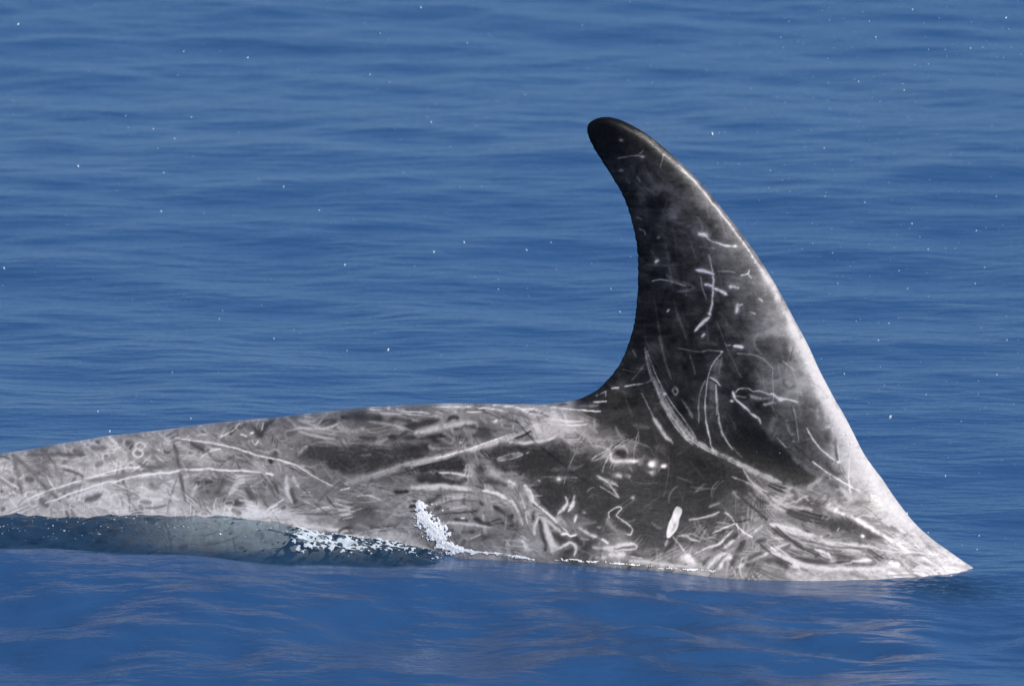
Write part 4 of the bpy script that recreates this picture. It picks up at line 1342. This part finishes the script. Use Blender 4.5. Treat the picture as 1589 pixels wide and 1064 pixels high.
line = spline([(860, 868), (900, 870), (940, 872.5), (1000, 877), (1060, 882), (1110, 884.5)], 16)  # white flecks drawn in for the bright meniscus highlight
lw = np.full(len(line), 2.0)
def fleck_field(X, Y):
    h, w = X.shape
    return path_field(line, lw, X, Y) - .45 + .5 * value_noise(h, w, 3, 14, 63) + .4 * value_noise(h, w, 2, 4, 64)
flecks = mesh_from('waterline_streak', *foam_sheet((850, 858, 1120, 894), .5, fleck_field, .0005), foam)
tag(flecks, 'broken row of tiny white flecks standing for the meniscus highlight at the waterline below the dorsal fin', 'foam')

# bubbles and glint beads riding the front of the thin water sheet
bub, nt, bsdf = new_mat('froth_glint')
bsdf.inputs['Base Color'].default_value = (.60, .66, .70, 1)
bsdf.inputs['Roughness'].default_value = .12
def froth_patch():
    gx = np.arange(XP(440), XP(705), .0009); gt = np.arange(0, .085, .0009)
    X, T = np.meshgrid(gx, gt)
    Y = -flank_y(X, np.full(X.shape, .06)) - T + .012
    Z = sea_z(X, Y)
    qx, qy = proj(X, Y, Z)
    h, w = X.shape
    env = np.minimum(np.minimum((qx - 455) / 30, (700 - qx) / 40), np.minimum((qy - 801 - (qx - 480) * .20) / 8, (858 + (qx - 560) * .05 - qy) / 12))
    f = np.minimum(env, .8) - .75 + .34 * value_noise(h, w, 4, 8, 71) + .5 * value_noise(h, w, 2.0, 3.0, 72) + .2 * value_noise(h, w, 14, 22, 73)
    keep = f > 0
    cell = keep[:-1, :-1] & keep[1:, :-1] & keep[:-1, 1:] & keep[1:, 1:]
    used = np.zeros(keep.shape, bool)
    used[:-1, :-1] |= cell; used[1:, :-1] |= cell; used[:-1, 1:] |= cell; used[1:, 1:] |= cell
    idx = np.full(keep.shape, -1); idx[used] = np.arange(used.sum())
    V = np.column_stack([X[used], Y[used] - .0006, Z[used] + .0006 + .0010 * np.sqrt(np.maximum(f[used], 0))])
    c = np.nonzero(cell)
    F = np.column_stack([idx[c[0], c[1]], idx[c[0], c[1] + 1], idx[c[0] + 1, c[1] + 1], idx[c[0] + 1, c[1]]])
    return V, np.concatenate([F[:, [0, 2, 1]], F[:, [0, 3, 2]]])
cs, rs = [], []
for i in range(420):
    px = r.normal(560, 60)
    if not 450 < px < 700: continue
    x = float(XP(px)); y = -float(flank_y(np.array([x]), np.array([.06]))[0]) - r.uniform(.0, .06)
    z = float(sea_z(x, y))
    qx, qy = proj(x, y, z)
    if qy < 803 + (qx - 480) * .16 or qy > 846 + (qx - 560) * .06: continue
    cs.append((x, y, z + .0005)); rs.append(min(.0022, .0005 * math.exp(abs(r.normal(0, .5)))))
for i in range(300):                                    # pale beads standing in for sun glints on the churned sheet
    px = r.uniform(-40, 470)
    x = float(XP(px)); y = -float(flank_y(np.array([x]), np.array([.08]))[0]) - .07 * r.random() ** 1.7 + .01
    cs.append((x, y, float(sea_z(x, y)) + .0004)); rs.append(.00045 * math.exp(abs(r.normal(0, .6))))
bubbles = mesh_from('froth_and_glints', *join(froth_patch(), drops_mesh(cs, rs, (1.5, .9, .6))), bub)
tag(bubbles, 'pale bubbly froth and beads standing for sun glints on the thin sheet of water beside the tail stock', 'froth', kind='stuff')

# single droplets hanging in the air
drop, nt, bsdf = new_mat('sunlit_droplet')
bsdf.inputs['Base Color'].default_value = (.66, .69, .72, 1)
bsdf.inputs['Roughness'].default_value = .15
DROPS = """1105,208,5 384,90,3.2 653,12,3.2 1381,647,5.5 1407,797,4.5 170,669,3.6 602,543,4.5 962,484,3.4 495,327,4 121,258,3.6 440,290,3 673,391,3.6 720,376,3.4
535,411,3.2 669,190,3.2 817,388,3.2 1562,528,4 1332,127,3 1403,140,2.6 1561,28,3.2 1416,15,2.6 1415,347,2.6 1408,448,2.8 1440,387,2.4 1379,502,2.8 1363,528,2.6
6,416,4 28,38,3.6 250,328,3 340,495,2.6 425,525,2.6 267,578,2.6 152,638,2.8 296,649,2.6 271,215,2.2 285,80,2.2 297,182,2.2 195,180,2 238,200,2.2 254,268,2.4
773,449,2.6 833,487,2.6 538,544,2.4 948,448,2.4 855,376,2.2 574,116,2.4 590,52,2.2 725,67,2 1195,265,3 1513,440,2.2 1547,581,2.4 1518,591,2.2 1390,823,2.8 1440,826,2.2
1519,831,2.6 1516,852,2 1467,738,2.6 1513,876,4 1359,58,2.4 1349,33,2 1506,75,2.4 1469,88,2.2 1441,100,2.2 1280,305,2.4 1342,314,2.2 1279,230,2.2 1515,358,2.4 1437,612,2.2
1372,598,2.2 1310,580,2.2 1546,305,2 1300,440,2.2 1395,420,2 1528,415,2"""
dv = IV.copy()
dm = None
for i, t in enumerate(DROPS.split()):
    px, py, s = [float(v) for v in t.split(',')]
    y = r.uniform(.03, .45)
    p = surf_point(px, py, y)
    if dm is None:
        o = mesh_from('spray_droplet', dv * (1 + .05 * r.standard_normal((len(dv), 1))), IF, drop)
        dm = o.data
    else:
        o = bpy.data.objects.new('spray_droplet', dm); col.objects.link(o)
    o.location = p
    k = s * .00052
    o.scale = (k * .75, k * .75, k * 1.3)
    o.rotation_euler = (r.normal(0, .3), .5 + r.normal(0, .25), r.uniform(0, 6))
    tag(o, 'white sunlit water droplet hanging in the air above the sea', 'droplet', 'airborne droplets of spray')

# the finest mist
N = 900
px = np.concatenate([r.uniform(-100, 1700, N // 2), r.normal(1350, 190, N // 2)])
py = np.concatenate([r.uniform(0, 900, N // 2), r.uniform(0, 860, N // 2)])
cs, rs = [], []
for a_, b_ in zip(px, py):
    y = r.uniform(.03, .6) if r.random() < .85 else r.uniform(-.5, -.25)
    p = surf_point(a_, b_, y)
    if p[2] < .08: continue
    cs.append(p); rs.append(.00030 * math.exp(abs(r.normal(0, .40))))
mist = blobs('spray_mist', cs, rs, drop, (.8, .8, 1.3))
tag(mist, 'fine mist of the tiniest spray specks drifting over the water', 'mist', kind='stuff')

bead_mat, nt, bsdf = new_mat('white_glint')
bsdf.inputs['Base Color'].default_value = (.97, .97, .96, 1)
bsdf.inputs['Roughness'].default_value = .1
bm_ = dm.copy(); bm_.materials.clear(); bm_.materials.append(bead_mat)
# white beads in place of sun glints where the sheet breaks and along the waterline
BEADS = """345,829,3 62,780,3 52,783,2.5 250,784,2.6 258,783,2 30,786,1.8 112,790,2 138,791,2.2 198,785,2.6 232,790,1.8 302,786,1.8 333,788,2 370,798,2.4 382,800,2 288,818,1.8 458,838,0
604,823,2.5 1462,890,3.2 1401,895,3 1372,889,2 1475,893,1.8"""
for t in BEADS.split():
    px_, py_, s = [float(v) for v in t.split(',')]
    if s == 0: continue
    best = None
    x = float(XP(px_))
    for y in np.arange(-.5, .02, .004):
        z = float(sea_z(x, y)); qx, qy = proj(x, y, z)
        if best is None or abs(qy - py_) < best[0]: best = (abs(qy - py_), y, z)
    o = bpy.data.objects.new('glint_bead', bm_); col.objects.link(o)
    o.location = (x, best[1], best[2] + .001)
    o.scale = (.00065 * s * 1.3, .00065 * s, .00065 * s * .8)
    o.rotation_euler = (0, 0, r.uniform(0, 6))
    tag(o, 'white bead standing in for a sun glint on the churned surface against the dolphin', 'bead', 'glint beads against the dolphin')
for px_, py_, s in [(1148, 370, 4.6), (1156.5, 382, 4.2), (1161, 389, 4.4), (1166.5, 399, 4.4), (1313, 674, 4.6), (1320, 688, 4.4)]:  # flat water beads, their sun glint put into the white colour
    x, z = unproj(px_, py_, 0.0)
    d_ = poly_sdf(FIN, np.array([float(x)]), np.array([float(z)]))
    y = -float(half_width(np.array([float(x)]), np.array([float(z)]), np.maximum(d_, .0005))[0][0])
    o = bpy.data.objects.new('glint_bead', bm_); col.objects.link(o)
    o.location = surf_point(px_, py_, y - .0003)
    o.scale = (.00042 * s, .00010 * s, .00055 * s)
    o.rotation_euler = (0, -.55, 0)
    tag(o, 'white water bead with its sun glint painted in, on the pale front edge of the dorsal fin', 'bead', 'glint beads on the front edge of the fin')
print('tris', 2 * len(dolphin.data.polygons), 2 * len(sea.data.polygons))
